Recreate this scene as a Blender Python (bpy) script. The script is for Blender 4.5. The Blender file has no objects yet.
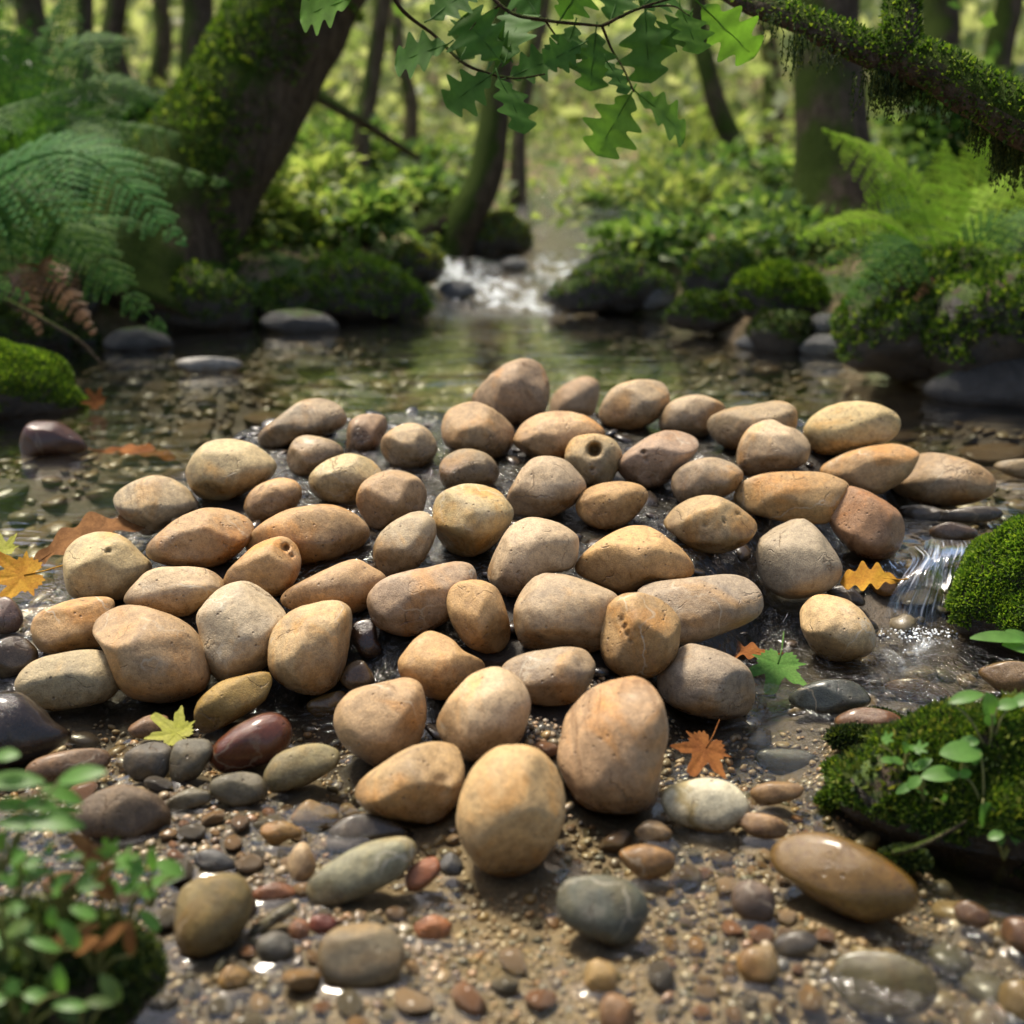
import bpy, math, random
import numpy as np
from mathutils import Vector, Matrix, kdtree
random.seed(7)
RNG = np.random.default_rng(11)
scene = bpy.context.scene
COL = scene.collection
R = math.radians

# ------------------------------------------------------------------ camera
CAM_H, PITCH, FPX = 0.62, R(17.0), 1280.0
cam_d = bpy.data.cameras.new('camera')
cam_d.lens = 45.0
cam_d.sensor_width = 36.0
cam_d.clip_start, cam_d.clip_end = 0.02, 500
cam_d.dof.use_dof = True
cam_d.dof.focus_distance = 1.5
cam_d.dof.aperture_fstop = 3.5
cam = bpy.data.objects.new('camera', cam_d)
COL.objects.link(cam)
cam.location = (0, 0, CAM_H)
cam.rotation_euler = (R(90) - PITCH, 0, 0)
scene.camera = cam
CO = np.array([0, 0, CAM_H])
FW = np.array([0, math.cos(PITCH), -math.sin(PITCH)])
UP = np.array([0, math.sin(PITCH), math.cos(PITCH)])
RT = np.array([1.0, 0, 0])

def ray(px, py):                       # direction with unit axial depth
    return FW + RT * ((px - 512) / FPX) + UP * ((512 - py) / FPX)
def P(px, py, t):
    return CO + ray(px, py) * t
def at(px, py, z=0.0):
    d = ray(px, py)
    return CO + d * ((z - CAM_H) / d[2])

# ------------------------------------------------------------------ terrain
def sdf(x, y, poly):
    x = np.asarray(x, float); y = np.asarray(y, float)
    d = np.full(x.shape, 1e9); ins = np.zeros(x.shape, bool)
    n = len(poly)
    for i in range(n):
        ax, ay = poly[i]; bx, by = poly[(i + 1) % n]
        ex, ey = bx - ax, by - ay
        wx, wy = x - ax, y - ay
        h = np.clip((wx * ex + wy * ey) / (ex * ex + ey * ey), 0, 1)
        d = np.minimum(d, (wx - ex * h) ** 2 + (wy - ey * h) ** 2)
        c = (ay > y) != (by > y)
        den = np.where(abs(by - ay) < 1e-12, 1e-12, by - ay)
        ins ^= c & (x < (bx - ax) * (y - ay) / den + ax)
    d = np.sqrt(d)
    return np.where(ins, -d, d)
def sm(a, b, x):
    t = np.clip((x - a) / (b - a), 0, 1)
    return t * t * (3 - 2 * t)
def W2(px, py, z):
    p = at(px, py, z); return (p[0], p[1])
Z1 = 0.06                               # level of the upper pool; the lower water is at 0
CH = [(-1.7, -.3), (-1.7, 2.2), (-1.95, 3.1), W2(0, 343, Z1), W2(100, 334, Z1), W2(180, 326, Z1), W2(330, 320, Z1),
      W2(415, 314, Z1), W2(432, 300, .09), (-.24, 4.7), (-.10, 5.6), (.12, 6.8), (.60, 8.2), (1.15, 8.2), (.74, 6.8), (.46, 5.6), (.28, 4.75),
      W2(560, 303, .07), W2(660, 316, Z1), W2(745, 344, Z1), W2(850, 356, Z1), W2(930, 392, Z1), W2(1090, 410, Z1),
      (1.7, 2.4), (1.5, -.3)]
BAR = [W2(510, 905, 0), W2(380, 850, 0), W2(300, 745, 0), W2(180, 725, 0), W2(10, 722, 0), W2(20, 600, .05),
       W2(80, 525, .06), W2(140, 470, .07), W2(240, 425, .10), W2(400, 402, .13), W2(520, 398, .14), W2(660, 398, .14),
       W2(800, 404, .13), W2(905, 440, .10), W2(1010, 495, .06), W2(960, 525, .06), W2(890, 560, .05), W2(850, 610, .03),
       W2(790, 690, 0), W2(770, 740, 0), W2(690, 830, 0), W2(600, 895, 0)]
def wob(x, y, s, a):
    return a * (np.sin(x * s + 1.3 * np.sin(y * s * .7 + .5)) * np.sin(y * s * 1.1 + 1.7 * np.sin(x * s * .6 + 2)))
BUMPS = []                              # little heaps of bed the stones in the water rest on
def G(x, y):
    x = np.asarray(x, float); y = np.asarray(y, float); g = G0(x, y)
    for bx, by, br, bz in BUMPS:
        d = np.hypot(x - bx, y - by); g = np.maximum(g, np.where(d < br * 3 + .2, bz - .55 * np.maximum(0, d - br * .55), -9))
    return g
def G0(x, y):
    x = np.asarray(x, float); y = np.asarray(y, float)
    d = sdf(x, y, CH)
    do = np.maximum(d, 0)
    fz = sm(1.22, 1.08, y) * sm(.36, .24, x + .14 * sm(.86, .74, y)) * sm(-.60, -.46, x) * sm(.58, .70, y + .25 * sm(-.2, .0, x) - .12 * sm(.0, .1, x))
    bed = -0.036 + .0295 * fz + wob(x, y, 9, .006) + wob(x, y, 31, .003)
    bed = bed - .02 * sm(2.2, 3.0, y) * sm(0, .3, -d)
    sb = sdf(x, y, BAR)
    bed = bed - .016 * np.exp(-((sb - .015) / .045) ** 2) * sm(1.3, 1.15, y)
    hb = .03 + .145 * sm(.85, 2.05, y) + .01 * sm(1.0, 1.25, y)
    bed = bed + hb * sm(.03, .20, -sb)
    bed += np.maximum(0, y - 3.9) * .05
    bank = Z1 + .16 * (1 - np.exp(-do / .13)) + .05 * np.minimum(do, 2.0) + .02 * np.maximum(0, do - 2) \
        + np.maximum(0, y - 4.5) * .012 + wob(x, y, 3.1, .03) * sm(0, .5, do) + wob(x, y, 11, .010) * sm(0, .2, do)
    far = .16 * np.maximum(0, y - 13) + .10 * np.maximum(0, np.abs(x) - 5) * sm(2, 9, y)
    k = sm(-.10, .02, d)
    return bed * (1 - k) + (bank + far) * k
def yline(x):
    return np.interp(x, [-1.5, -.62, -.2, .53, 1.2], [1.36, 1.36, 1.42, 1.585, 1.60])
def ZW(x, y):
    x = np.asarray(x, float); y = np.asarray(y, float)
    hw = np.interp(x, [-.5, -.1, .4, .45], [.14, .05, .05, .035])
    s = sm(-1, 1, (y - yline(x)) / hw)
    z = Z1 * s
    z = z + np.maximum(0, y - 3.92) * .05
    return z
def hit(px, py, tmax=60):
    d = ray(px, py); t = np.concatenate([np.arange(.5, 8, .01), np.arange(8, tmax, .08)])
    p = CO[None] + d[None] * t[:, None]
    below = p[:, 2] <= G(p[:, 0], p[:, 1])
    if not below.any(): return p[-1]
    i = int(np.argmax(below)); return p[i]

# ------------------------------------------------------------------ mesh helpers
def fast(name, V, F, smooth=True):
    V = np.asarray(V, np.float32); F = np.asarray(F, np.int32)
    me = bpy.data.meshes.new(name)
    m, k = F.shape
    me.vertices.add(len(V)); me.vertices.foreach_set('co', V.ravel())
    me.loops.add(m * k); me.loops.foreach_set('vertex_index', F.ravel())
    me.polygons.add(m); me.polygons.foreach_set('loop_start', np.arange(0, m * k, k, dtype=np.int32))
    me.update(calc_edges=True)
    me.polygons.foreach_set('use_smooth', np.full(m, smooth))
    me.validate()
    return me
def obj(name, me, mat, parent=None, loc=None):
    o = bpy.data.objects.new(name, me); COL.objects.link(o)
    if mat is not None and not me.materials: me.materials.append(mat)
    if parent is not None: o.parent = parent
    if loc is not None: o.location = loc
    return o
def mobj(name, V, F, mat, parent=None, smooth=True, origin=None):
    V = np.asarray(V, float)
    if origin is not None: V = V - np.asarray(origin)
    o = obj(name, fast(name, V, F, smooth), mat, parent)
    if origin is not None and parent is None: o.location = origin
    return o
def tag(o, label, cat, group=None, kind=None):
    if label: o['label'] = label
    if cat: o['category'] = cat
    if group: o['group'] = group
    if kind: o['kind'] = kind
    return o
def empty(name, loc, label, cat, group=None):
    o = bpy.data.objects.new(name, None); COL.objects.link(o)
    o.location = loc; o.empty_display_size = .02
    return tag(o, label, cat, group)
ICO = {}
def ico(n):
    if n not in ICO:
        import bmesh
        bm = bmesh.new(); bmesh.ops.create_icosphere(bm, subdivisions=n, radius=1)
        V = np.array([v.co[:] for v in bm.verts]); F = np.array([[v.index for v in f.verts] for f in bm.faces])
        bm.free(); ICO[n] = (V / np.linalg.norm(V, axis=1)[:, None], F)
    return ICO[n]
def cat(parts):                        # join (V, F) pairs
    Vs, Fs, n = [], [], 0
    for V, F in parts:
        Vs.append(V); Fs.append(np.asarray(F) + n); n += len(V)
    return np.concatenate(Vs), np.concatenate(Fs)
def tri(F):
    F = np.asarray(F)
    return F if F.shape[1] == 3 else np.concatenate([F[:, [0, 1, 2]], F[:, [0, 2, 3]]])
def sample(V, F, n, rng=RNG):
    F = tri(F); a, b, c = V[F[:, 0]], V[F[:, 1]], V[F[:, 2]]
    nr = np.cross(b - a, c - a); ar = np.linalg.norm(nr, axis=1) + 1e-12
    i = rng.choice(len(F), n, p=ar / ar.sum())
    u = rng.random(n); v = rng.random(n); f = u + v > 1; u[f] = 1 - u[f]; v[f] = 1 - v[f]
    return a[i] + (b - a)[i] * u[:, None] + (c - a)[i] * v[:, None], (nr / ar[:, None])[i]
def unit(v):
    return v / (np.linalg.norm(v, axis=-1, keepdims=True) + 1e-12)
def leaves(pos, axis, nrm, ln, wd, fold=.25):
    """one small pointed leaf (two folded quads) per position"""
    n = len(pos); axis = unit(axis); side = unit(np.cross(axis, nrm)); up = np.cross(side, axis)
    ln = np.broadcast_to(ln, n)[:, None]; wd = np.broadcast_to(wd, n)[:, None]
    v0 = pos; v1 = pos + axis * ln * .45 + side * wd * .5 + up * wd * fold; v2 = pos + axis * ln
    v3 = pos + axis * ln * .45 - side * wd * .5 + up * wd * fold; vm = pos + axis * ln * .5
    V = np.stack([v0, v1, v2, v3], 1).reshape(-1, 3)
    F = np.arange(4 * n).reshape(n, 4)
    return V, F
def rdir(n, rng=RNG):
    return unit(rng.normal(size=(n, 3)))
def sinnoise(Vn, s, seed, oct=3):
    r = np.random.default_rng(seed); out = np.zeros(len(Vn)); a = 1.0
    for o in range(oct):
        for k in range(4):
            d = unit(r.normal(size=3)); out += a * np.sin((Vn @ d) * s * (.7 + .6 * r.random()) + r.random() * 6.28) / 4
        s *= 2.1; a *= .5
    return out
def crom(pts, per):                    # Catmull-Rom through points
    pts = np.asarray(pts, float); p = np.concatenate([2 * pts[:1] - pts[1:2], pts, 2 * pts[-1:] - pts[-2:-1]])
    out = []
    for i in range(1, len(p) - 2):
        t = np.linspace(0, 1, per, endpoint=False)[:, None]
        a, b, c, d = p[i - 1], p[i], p[i + 1], p[i + 2]
        out.append(.5 * (2 * b + (c - a) * t + (2 * a - 5 * b + 4 * c - d) * t ** 2 + (3 * b - a - 3 * c + d) * t ** 3))
    out.append(p[-2:-1]); return np.concatenate(out)
def tube(pts, rad, seg=12, bump=0, bs=20, seed=0, caps=True):
    pts = np.asarray(pts, float); n = len(pts); rad = np.broadcast_to(rad, n)
    T = unit(np.gradient(pts, axis=0)); a = np.array([0, 0, 1.0]) if abs(T[0][2]) < .9 else np.array([1.0, 0, 0])
    N = unit(np.cross(T[0], a)); V = []
    th = np.linspace(0, 2 * math.pi, seg, endpoint=False)
    for i in range(n):
        N = unit(N - T[i] * (N @ T[i])); B = np.cross(T[i], N)
        V.append(pts[i] + rad[i] * (np.cos(th)[:, None] * N + np.sin(th)[:, None] * B))
    V = np.concatenate(V)
    if bump:
        C = np.repeat(pts, seg, 0); r = np.repeat(rad, seg)
        V = C + (V - C) * (1 + bump * sinnoise(V, bs, seed))[:, None]
    i = np.arange(n - 1)[:, None] * seg; j = np.arange(seg)[None]; k = (j + 1) % seg
    F = np.stack([i + j, i + k, i + seg + k, i + seg + j], -1).reshape(-1, 4)
    if caps:
        e = len(V); V = np.concatenate([V, pts[-1:] + T[-1:] * rad[-1] * .4, pts[:1] - T[:1] * rad[0] * .2])
        j = np.arange(seg); b = (n - 1) * seg
        F = np.concatenate([F, np.stack([b + j, b + (j + 1) % seg, np.full(seg, e), np.full(seg, e)], -1)[:, [0, 1, 2, 2]],
                            np.stack([(j + 1) % seg, j, np.full(seg, e + 1), np.full(seg, e + 1)], -1)[:, [0, 1, 2, 2]]])
        F = np.concatenate([tri(F[:-2 * seg]), F[-2 * seg:, :3]])
    return V, F
# ------------------------------------------------------------------ materials
class NT:
    def __init__(s, name):
        s.m = bpy.data.materials.new(name); s.m.use_nodes = True; s.t = s.m.node_tree; s.t.nodes.clear()
        s.out = s.n('ShaderNodeOutputMaterial')
    def n(s, typ, _in=None, **kw):
        x = s.t.nodes.new(typ)
        for k, v in kw.items(): setattr(x, k, v)
        for k, v in (_in or {}).items(): s.set(x, k, v)
        return x
    def set(s, x, k, v):
        i = x.inputs[k]
        if isinstance(v, bpy.types.NodeSocket): s.t.links.new(v, i)
        elif isinstance(v, bpy.types.Node): s.t.links.new(v.outputs[0], i)
        else: i.default_value = v
    def math(s, op, a, b=0.0, c=None):
        x = s.n('ShaderNodeMath', {0: a, 1: b}, operation=op)
        if c is not None: s.set(x, 2, c)
        return x.outputs[0]
    def ramp(s, v, lo, hi, a=0.0, b=1.0):
        x = s.n('ShaderNodeMapRange', {'Value': v, 'From Min': lo, 'From Max': hi, 'To Min': a, 'To Max': b}, interpolation_type='SMOOTHSTEP')
        return x.outputs[0]
    def noise(s, vec, scale, detail=4, rough=.55, dist=0.0):
        x = s.n('ShaderNodeTexNoise', {'Scale': scale, 'Detail': detail, 'Roughness': rough, 'Distortion': dist})
        if vec is not None: s.set(x, 'Vector', vec)
        return x.outputs[0]
    def vor(s, vec, scale, feature='F1', rnd=1.0):
        x = s.n('ShaderNodeTexVoronoi', {'Scale': scale, 'Randomness': rnd}, feature=feature)
        s.set(x, 'Vector', vec); return x
    def mix(s, f, a, b, mode='MIX'):
        x = s.n('ShaderNodeMix', data_type='RGBA', blend_type=mode)
        for k, v in ((0, f), (6, a), (7, b)):
            if isinstance(v, tuple) and len(v) == 3: v = v + (1,)
            s.set(x, k, v)
        return x.outputs[2]
    def cramp(s, v, stops):
        x = s.n('ShaderNodeValToRGB'); e = x.color_ramp.elements
        while len(e) < len(stops): e.new(.5)
        for q, (p, c) in zip(e, stops): q.position = p; q.color = c + (1,)
        s.set(x, 0, v); return x.outputs[0]
    def bump(s, h, strength=.5, dist=.01, nrm=None):
        x = s.n('ShaderNodeBump', {'Height': h, 'Strength': strength, 'Distance': dist})
        if nrm is not None: s.set(x, 'Normal', nrm)
        return x.outputs[0]
    def vadd(s, a, b, op='ADD'):
        x = s.n('ShaderNodeVectorMath', operation=op); s.set(x, 0, a); s.set(x, 1, b); return x.outputs[0]
    def scale3(s, v, sc):
        return s.vadd(v, sc, 'MULTIPLY')
    def bsdf(s, **kw):
        x = s.n('ShaderNodeBsdfPrincipled')
        for k, v in kw.items():
            k = k.replace('_', ' ')
            if isinstance(v, tuple) and len(v) == 3: v = v + (1,)
            s.set(x, k, v)
        return x
    def done(s, sh):
        s.t.links.new(sh.outputs[0] if isinstance(sh, bpy.types.Node) else sh, s.out.inputs[0]); return s.m

def stone_mat(name, wet=False, veins=False):
    t = NT(name)
    tc = t.n('ShaderNodeTexCoord').outputs['Object']
    oi = t.n('ShaderNodeObjectInfo')
    off = t.n('ShaderNodeCombineXYZ', {0: t.math('MULTIPLY', oi.outputs['Random'], 37.0), 1: t.math('MULTIPLY', oi.outputs['Random'], 91.0)}).outputs[0]
    v = t.vadd(tc, off)
    base = t.mix(1.0, oi.outputs['Color'], (.98, .92, .82), 'MULTIPLY')
    big = t.noise(v, 16, 4, .6, .4)
    col = t.mix(t.ramp(big, .50, .72), base, t.mix(1.0, base, (.72, .74, .80), 'MULTIPLY'))
    gold = t.noise(t.vadd(v, (5.2, 1.1, 3.3)), 11, 5, .62, .6)
    col = t.mix(t.ramp(gold, .50, .68, 0, .75), col, t.mix(1.0, base, (1.15, .84, .42), 'MULTIPLY'))
    pale = t.noise(t.vadd(v, (1.2, 8.1, 2.3)), 14, 4, .55, .3)
    col = t.mix(t.ramp(pale, .56, .76, 0, .6), col, t.mix(.5, base, (.62, .54, .42)))
    mott = t.noise(v, 120, 5, .7)
    col = t.mix(1.0, col, t.cramp(mott, [(.25, (.60, .56, .52)), (.5, (1, 1, 1)), (.75, (1.30, 1.27, 1.20))]), 'MULTIPLY')
    fine = t.noise(v, 650, 3, .8)
    col = t.mix(1.0, col, t.cramp(fine, [(.3, (.66, .64, .62)), (.5, (1, 1, 1)), (.72, (1.34, 1.32, 1.28))]), 'MULTIPLY')
    bandv = t.vadd(v, t.scale3(t.n('ShaderNodeTexNoise', {'Vector': v, 'Scale': 14.0, 'Detail': 3.0}).outputs[1], (.05, .05, .05)))
    dirn = t.n('ShaderNodeVectorRotate', {'Vector': bandv, 'Angle': t.math('MULTIPLY', oi.outputs['Random'], 40.0), 'Axis': (.35, 1.0, .2)}).outputs[0]
    band = t.noise(t.scale3(dirn, (8., 8., 120.)), 1.0, 3, .6)
    bmask = t.math('MULTIPLY', t.ramp(t.noise(t.vadd(v, (2., 7., 4.)), 9, 2), .46, .60), t.ramp(t.math('FRACT', t.math('MULTIPLY', oi.outputs['Random'], 13.0)), .3, .9))
    col = t.mix(bmask, col, t.mix(1.0, col, t.cramp(band, [(.35, (.66, .60, .54)), (.5, (1, 1, 1)), (.65, (1.2, 1.16, 1.1))]), 'MULTIPLY'))
    # cracks along warped cell edges, only here and there
    wv = t.vadd(v, t.scale3(t.n('ShaderNodeTexNoise', {'Vector': v, 'Scale': 22.0, 'Detail': 4.0}).outputs[1], (.06, .06, .06)))
    ed = t.vor(wv, 15, 'DISTANCE_TO_EDGE').outputs[0]
    cmask = t.ramp(t.noise(t.vadd(v, (9.1, 4.4, 7.7)), 20, 3), .54, .63)
    crack = t.math('MULTIPLY', t.ramp(ed, .0, .016, 1, 0), cmask)
    col = t.mix(t.math('MULTIPLY', crack, .6), col, (.10, .06, .03))
    pit = t.vor(t.vadd(v, (3., 3., 1.)), 95).outputs[0]
    pm = t.math('MULTIPLY', t.ramp(pit, .05, .20, 1, 0), t.ramp(t.noise(v, 25, 2), .48, .56))
    col = t.mix(t.math('MULTIPLY', pm, .65), col, (.09, .055, .03))
    ed2 = t.vor(t.vadd(wv, (4., 9., 2.)), 11, 'DISTANCE_TO_EDGE').outputs[0]
    vm = t.math('MULTIPLY', t.ramp(ed2, 0, .02, 1, 0), t.ramp(t.math('FRACT', t.math('MULTIPLY', oi.outputs['Random'], 29.0)), .55, .6))
    col = t.mix(t.math('MULTIPLY', vm, t.ramp(t.noise(v, 18, 2), .42, .6, 0, .55)), col, (.62, .54, .40))
    if veins:
        ve = t.vor(wv, 9, 'DISTANCE_TO_EDGE').outputs[0]
        col = t.mix(t.ramp(ve, 0, .05, .8, 0), col, (.36, .26, .08))
    geo = t.n('ShaderNodeNewGeometry')
    pz = t.n('ShaderNodeSeparateXYZ', {0: geo.outputs['Position']}).outputs[2]
    wl = t.n('ShaderNodeAttribute', attribute_name='waterline', attribute_type='OBJECT').outputs['Fac']
    wn = t.math('MULTIPLY', t.math('SUBTRACT', t.noise(v, 30, 3), .5), .02)
    if wet:
        wetf = t.ramp(t.noise(v, 12, 3), .2, .5, .85, 1.0)
    else:
        wetf = t.ramp(t.math('ADD', t.math('SUBTRACT', pz, wl), wn), .006, .040, 1, 0)
        wetf = t.math('MULTIPLY', wetf, t.ramp(t.noise(v, 45, 3), .3, .6, .55, 1))
    dark = t.mix(1.0, col, (.50, .44, .36), 'MULTIPLY')
    col = t.mix(wetf, col, dark)
    h = t.math('ADD', t.math('MULTIPLY', mott, .8), t.math('MULTIPLY', fine, .5))
    h = t.math('SUBTRACT', h, t.math('MULTIPLY', crack, .9)); h = t.math('SUBTRACT', h, t.math('MULTIPLY', pm, .9))
    h = t.math('ADD', h, t.math('MULTIPLY', t.noise(v, 38, 4), 1.2))
    h = t.math('ADD', h, t.math('MULTIPLY', t.math('MULTIPLY', band, bmask), .8))
    nb = t.bump(h, .55 if not wet else .5, .0028)
    rough = t.math('SUBTRACT', t.math('ADD', .44, t.math('MULTIPLY', mott, .2)), t.math('MULTIPLY', wetf, .42 if wet else .28))
    b = t.bsdf(Base_Color=col, Roughness=rough, Normal=nb, Coat_Weight=t.math('MULTIPLY', wetf, (.45 if wet else .22)), Coat_Roughness=.14)
    b.inputs['Specular IOR Level'].default_value = .42
    return t.done(b)
M = {}
M['stone'] = stone_mat('sandstone')
M['wet'] = stone_mat('wet_stone', True)
M['white'] = stone_mat('veined_stone', False, True)

def gravel_mat(name, palette, wet=.5):
    t = NT(name); geo = t.n('ShaderNodeNewGeometry'); tc = t.n('ShaderNodeTexCoord').outputs['Object']
    st = [((i + .02) / len(palette), c) for i, c in enumerate(palette)]
    col = t.cramp(geo.outputs['Random Per Island'], st)
    n = t.noise(tc, 260, 4, .7); col = t.mix(1.0, col, t.cramp(n, [(.3, (.6, .6, .6)), (.7, (1.25, 1.25, 1.25))]), 'MULTIPLY')
    return t.done(t.bsdf(Base_Color=col, Roughness=.5 - .3 * wet, Normal=t.bump(n, .3, .002), Coat_Weight=.4 * wet, Coat_Roughness=.1))
M['gravel'] = gravel_mat('gravel', [(.36, .245, .14), (.46, .325, .19), (.18, .12, .07), (.40, .28, .16), (.17, .14, .10), (.46, .34, .20), (.25, .155, .08), (.36, .19, .075), (.54, .45, .32), (.20, .165, .115)], .45)
M['cobbles'] = gravel_mat('cobbles', [(.14, .10, .055), (.21, .15, .07), (.09, .08, .05), (.25, .18, .09), (.12, .11, .08), (.29, .22, .11), (.18, .12, .055)])

def ground_mat():
    t = NT('ground'); geo = t.n('ShaderNodeNewGeometry'); p = geo.outputs['Position']
    k = t.n('ShaderNodeAttribute', attribute_name='bank').outputs['Fac']
    n1 = t.noise(p, 5, 5, .6, .5); n2 = t.noise(p, 60, 5, .7); n3 = t.noise(p, 420, 3, .8)
    bed = t.cramp(n2, [(.2, (.07, .05, .028)), (.5, (.19, .135, .078)), (.8, (.33, .24, .145))])
    bed = t.mix(1.0, bed, t.cramp(n3, [(.3, (.5, .5, .5)), (.7, (1.5, 1.5, 1.5))]), 'MULTIPLY')
    dk = t.n('ShaderNodeAttribute', attribute_name='wet_shade').outputs['Fac']
    bed = t.mix(dk, bed, t.mix(1.0, bed, (.10, .09, .08), 'MULTIPLY'))  # wet bed between the stones darkened further, gap shade put into the colour
    lit = t.cramp(n2, [(.2, (.06, .038, .018)), (.5, (.20, .135, .065)), (.8, (.36, .26, .14))])
    mos = t.cramp(n3, [(.3, (.02, .045, .008)), (.7, (.10, .17, .025))])
    land = t.mix(t.ramp(n1, .42, .60), lit, mos)
    col = t.mix(k, bed, land)
    rough = t.ramp(k, 0, 1, .42, .9)
    h = t.math('ADD', t.math('MULTIPLY', n2, 1.0), t.math('MULTIPLY', n3, .3))
    return t.done(t.bsdf(Base_Color=col, Roughness=rough, Normal=t.bump(h, .8, .006)))
M['ground'] = ground_mat()

def water_mat():
    t = NT('water'); geo = t.n('ShaderNodeNewGeometry'); p = geo.outputs['Position']
    fo = t.n('ShaderNodeAttribute', attribute_name='foam').outputs['Fac']
    fl = t.n('ShaderNodeAttribute', attribute_name='flow').outputs['Fac']
    a = t.noise(t.scale3(p, (4.5, 11., 3.)), 1.0, 3, .5, .6)
    b = t.noise(t.scale3(p, (26., 40., 8.)), 1.0, 3, .5, .8)
    c = t.noise(t.scale3(p, (75., 75., 20.)), 1.0, 3, .55, 1.2)
    h = t.math('ADD', t.math('MULTIPLY', a, .007), t.math('MULTIPLY', b, .0007))
    h = t.math('ADD', h, t.math('MULTIPLY', t.math('MULTIPLY', c, fl), .012))
    nb = t.bump(h, 1.0, 1.0)
    fr = t.n('ShaderNodeFresnel', {'IOR': 1.333, 'Normal': nb}).outputs[0]
    tr = t.n('ShaderNodeBsdfTransparent', {'Color': (.92, .92, .84, 1)})
    gl = t.n('ShaderNodeBsdfGlossy', {'Color': (1, 1, 1, 1), 'Roughness': .085, 'Normal': nb})
    w = t.n('ShaderNodeMixShader', {0: t.math('MINIMUM', t.math('MULTIPLY', fr, 1.7), 1.0), 1: tr, 2: gl})
    df = t.bsdf(Base_Color=(.80, .84, .86), Roughness=.35, Normal=nb)
    fn = t.noise(t.scale3(p, (24., 8., 14.)), 1.0, 4, .65, .5)
    fm = t.math('MULTIPLY', t.ramp(t.math('ADD', fn, t.math('MULTIPLY', fo, .35)), .62, .86), t.math('MINIMUM', t.math('MULTIPLY', fo, 2.0), .85))
    return t.done(t.n('ShaderNodeMixShader', {0: fm, 1: w, 2: df}))
M['water'] = water_mat()
def fall_mat():
    t = NT('falling_water'); uv = t.n('ShaderNodeAttribute', attribute_name='uvw').outputs['Vector']
    s = t.noise(t.scale3(uv, (16., 1.6, 1.)), 1.0, 4, .6, .25)
    nb = t.bump(s, .4, .010)
    fr = t.n('ShaderNodeFresnel', {'IOR': 1.333, 'Normal': nb}).outputs[0]
    tr = t.n('ShaderNodeBsdfTransparent', {'Color': (.93, .93, .90, 1)})
    gl = t.n('ShaderNodeBsdfGlossy', {'Roughness': .08, 'Normal': nb})
    w = t.n('ShaderNodeMixShader', {0: t.math('ADD', fr, .06), 1: tr, 2: gl})
    df = t.bsdf(Base_Color=(.82, .86, .9), Roughness=.2, Normal=nb)
    return t.done(t.n('ShaderNodeMixShader', {0: t.ramp(s, .50, .74, 0, .75), 1: w, 2: df}))
M['fall'] = fall_mat()

def leaf_mat(name, stops, trans=.45, rough=.45, spec=.3, obj_var=False):
    t = NT(name); geo = t.n('ShaderNodeNewGeometry'); tc = t.n('ShaderNodeTexCoord').outputs['Object']
    rnd = geo.outputs['Random Per Island']
    if obj_var: rnd = t.n('ShaderNodeObjectInfo').outputs['Random']
    col = t.cramp(rnd, stops)
    n = t.noise(tc, 40, 4, .6)
    col = t.mix(1.0, col, t.cramp(n, [(.3, (.72, .72, .7)), (.7, (1.2, 1.2, 1.15))]), 'MULTIPLY')
    d = t.bsdf(Base_Color=col, Roughness=rough); d.inputs['Specular IOR Level'].default_value = spec
    tl = t.n('ShaderNodeBsdfTranslucent', {'Color': t.mix(1.0, col, (1.6, 1.7, .92), 'MULTIPLY')})
    return t.done(t.n('ShaderNodeMixShader', {0: trans, 1: d, 2: tl}))
M['fern'] = leaf_mat('fern', [(0, (.030, .09, .018)), (.5, (.055, .13, .022)), (1, (.10, .19, .03))], .4, .6, .12)
M['fern_blue'] = leaf_mat('fern_blue', [(0, (.05, .15, .04)), (1, (.09, .22, .05))], .4, .6, .12)
M['fern_pale'] = leaf_mat('fern_pale', [(0, (.24, .38, .035)), (1, (.36, .50, .06))], .55, .6, .12)
M['fern_dead'] = leaf_mat('fern_dead', [(0, (.14, .06, .025)), (1, (.24, .11, .04))], .25)
M['oak'] = leaf_mat('oak_leaf', [(0, (.05, .12, .02)), (1, (.07, .16, .025))], .32, .6, .15)
M['oak_pale'] = leaf_mat('oak_leaf_pale', [(0, (.11, .22, .03)), (1, (.12, .24, .035))], .4, .6, .15)
M['bush'] = leaf_mat('bush_leaf', [(0, (.05, .10, .03)), (.35, (.09, .16, .045)), (.7, (.16, .24, .06)), (1, (.28, .34, .11))], .5)  # leaf colours paled, the background's hazy glow put into them
M['bush_gold'] = leaf_mat('bush_leaf_gold', [(0, (.12, .18, .05)), (.5, (.24, .30, .09)), (1, (.42, .43, .17))], .5)  # paler, brighter copy of the bush leaf, background glow put into the colour
M['wood_hazed'] = leaf_mat('far_leaf_hazed', [(0, (.15, .19, .085)), (.5, (.26, .30, .15)), (.85, (.40, .41, .25)), (1, (.56, .54, .38))], .5)  # desaturated and lightened, distance haze put into the leaf colour
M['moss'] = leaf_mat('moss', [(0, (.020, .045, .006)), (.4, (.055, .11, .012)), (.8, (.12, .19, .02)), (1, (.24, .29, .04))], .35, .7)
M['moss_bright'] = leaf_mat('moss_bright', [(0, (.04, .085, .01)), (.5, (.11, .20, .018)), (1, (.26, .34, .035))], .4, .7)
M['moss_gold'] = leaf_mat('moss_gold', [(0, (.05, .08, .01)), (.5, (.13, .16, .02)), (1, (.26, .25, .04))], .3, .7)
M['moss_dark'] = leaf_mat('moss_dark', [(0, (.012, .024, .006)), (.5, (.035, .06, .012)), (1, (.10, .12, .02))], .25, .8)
M['sprout'] = leaf_mat('sprout_leaf', [(0, (.09, .22, .045)), (1, (.15, .30, .06))], .45, .4)
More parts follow.
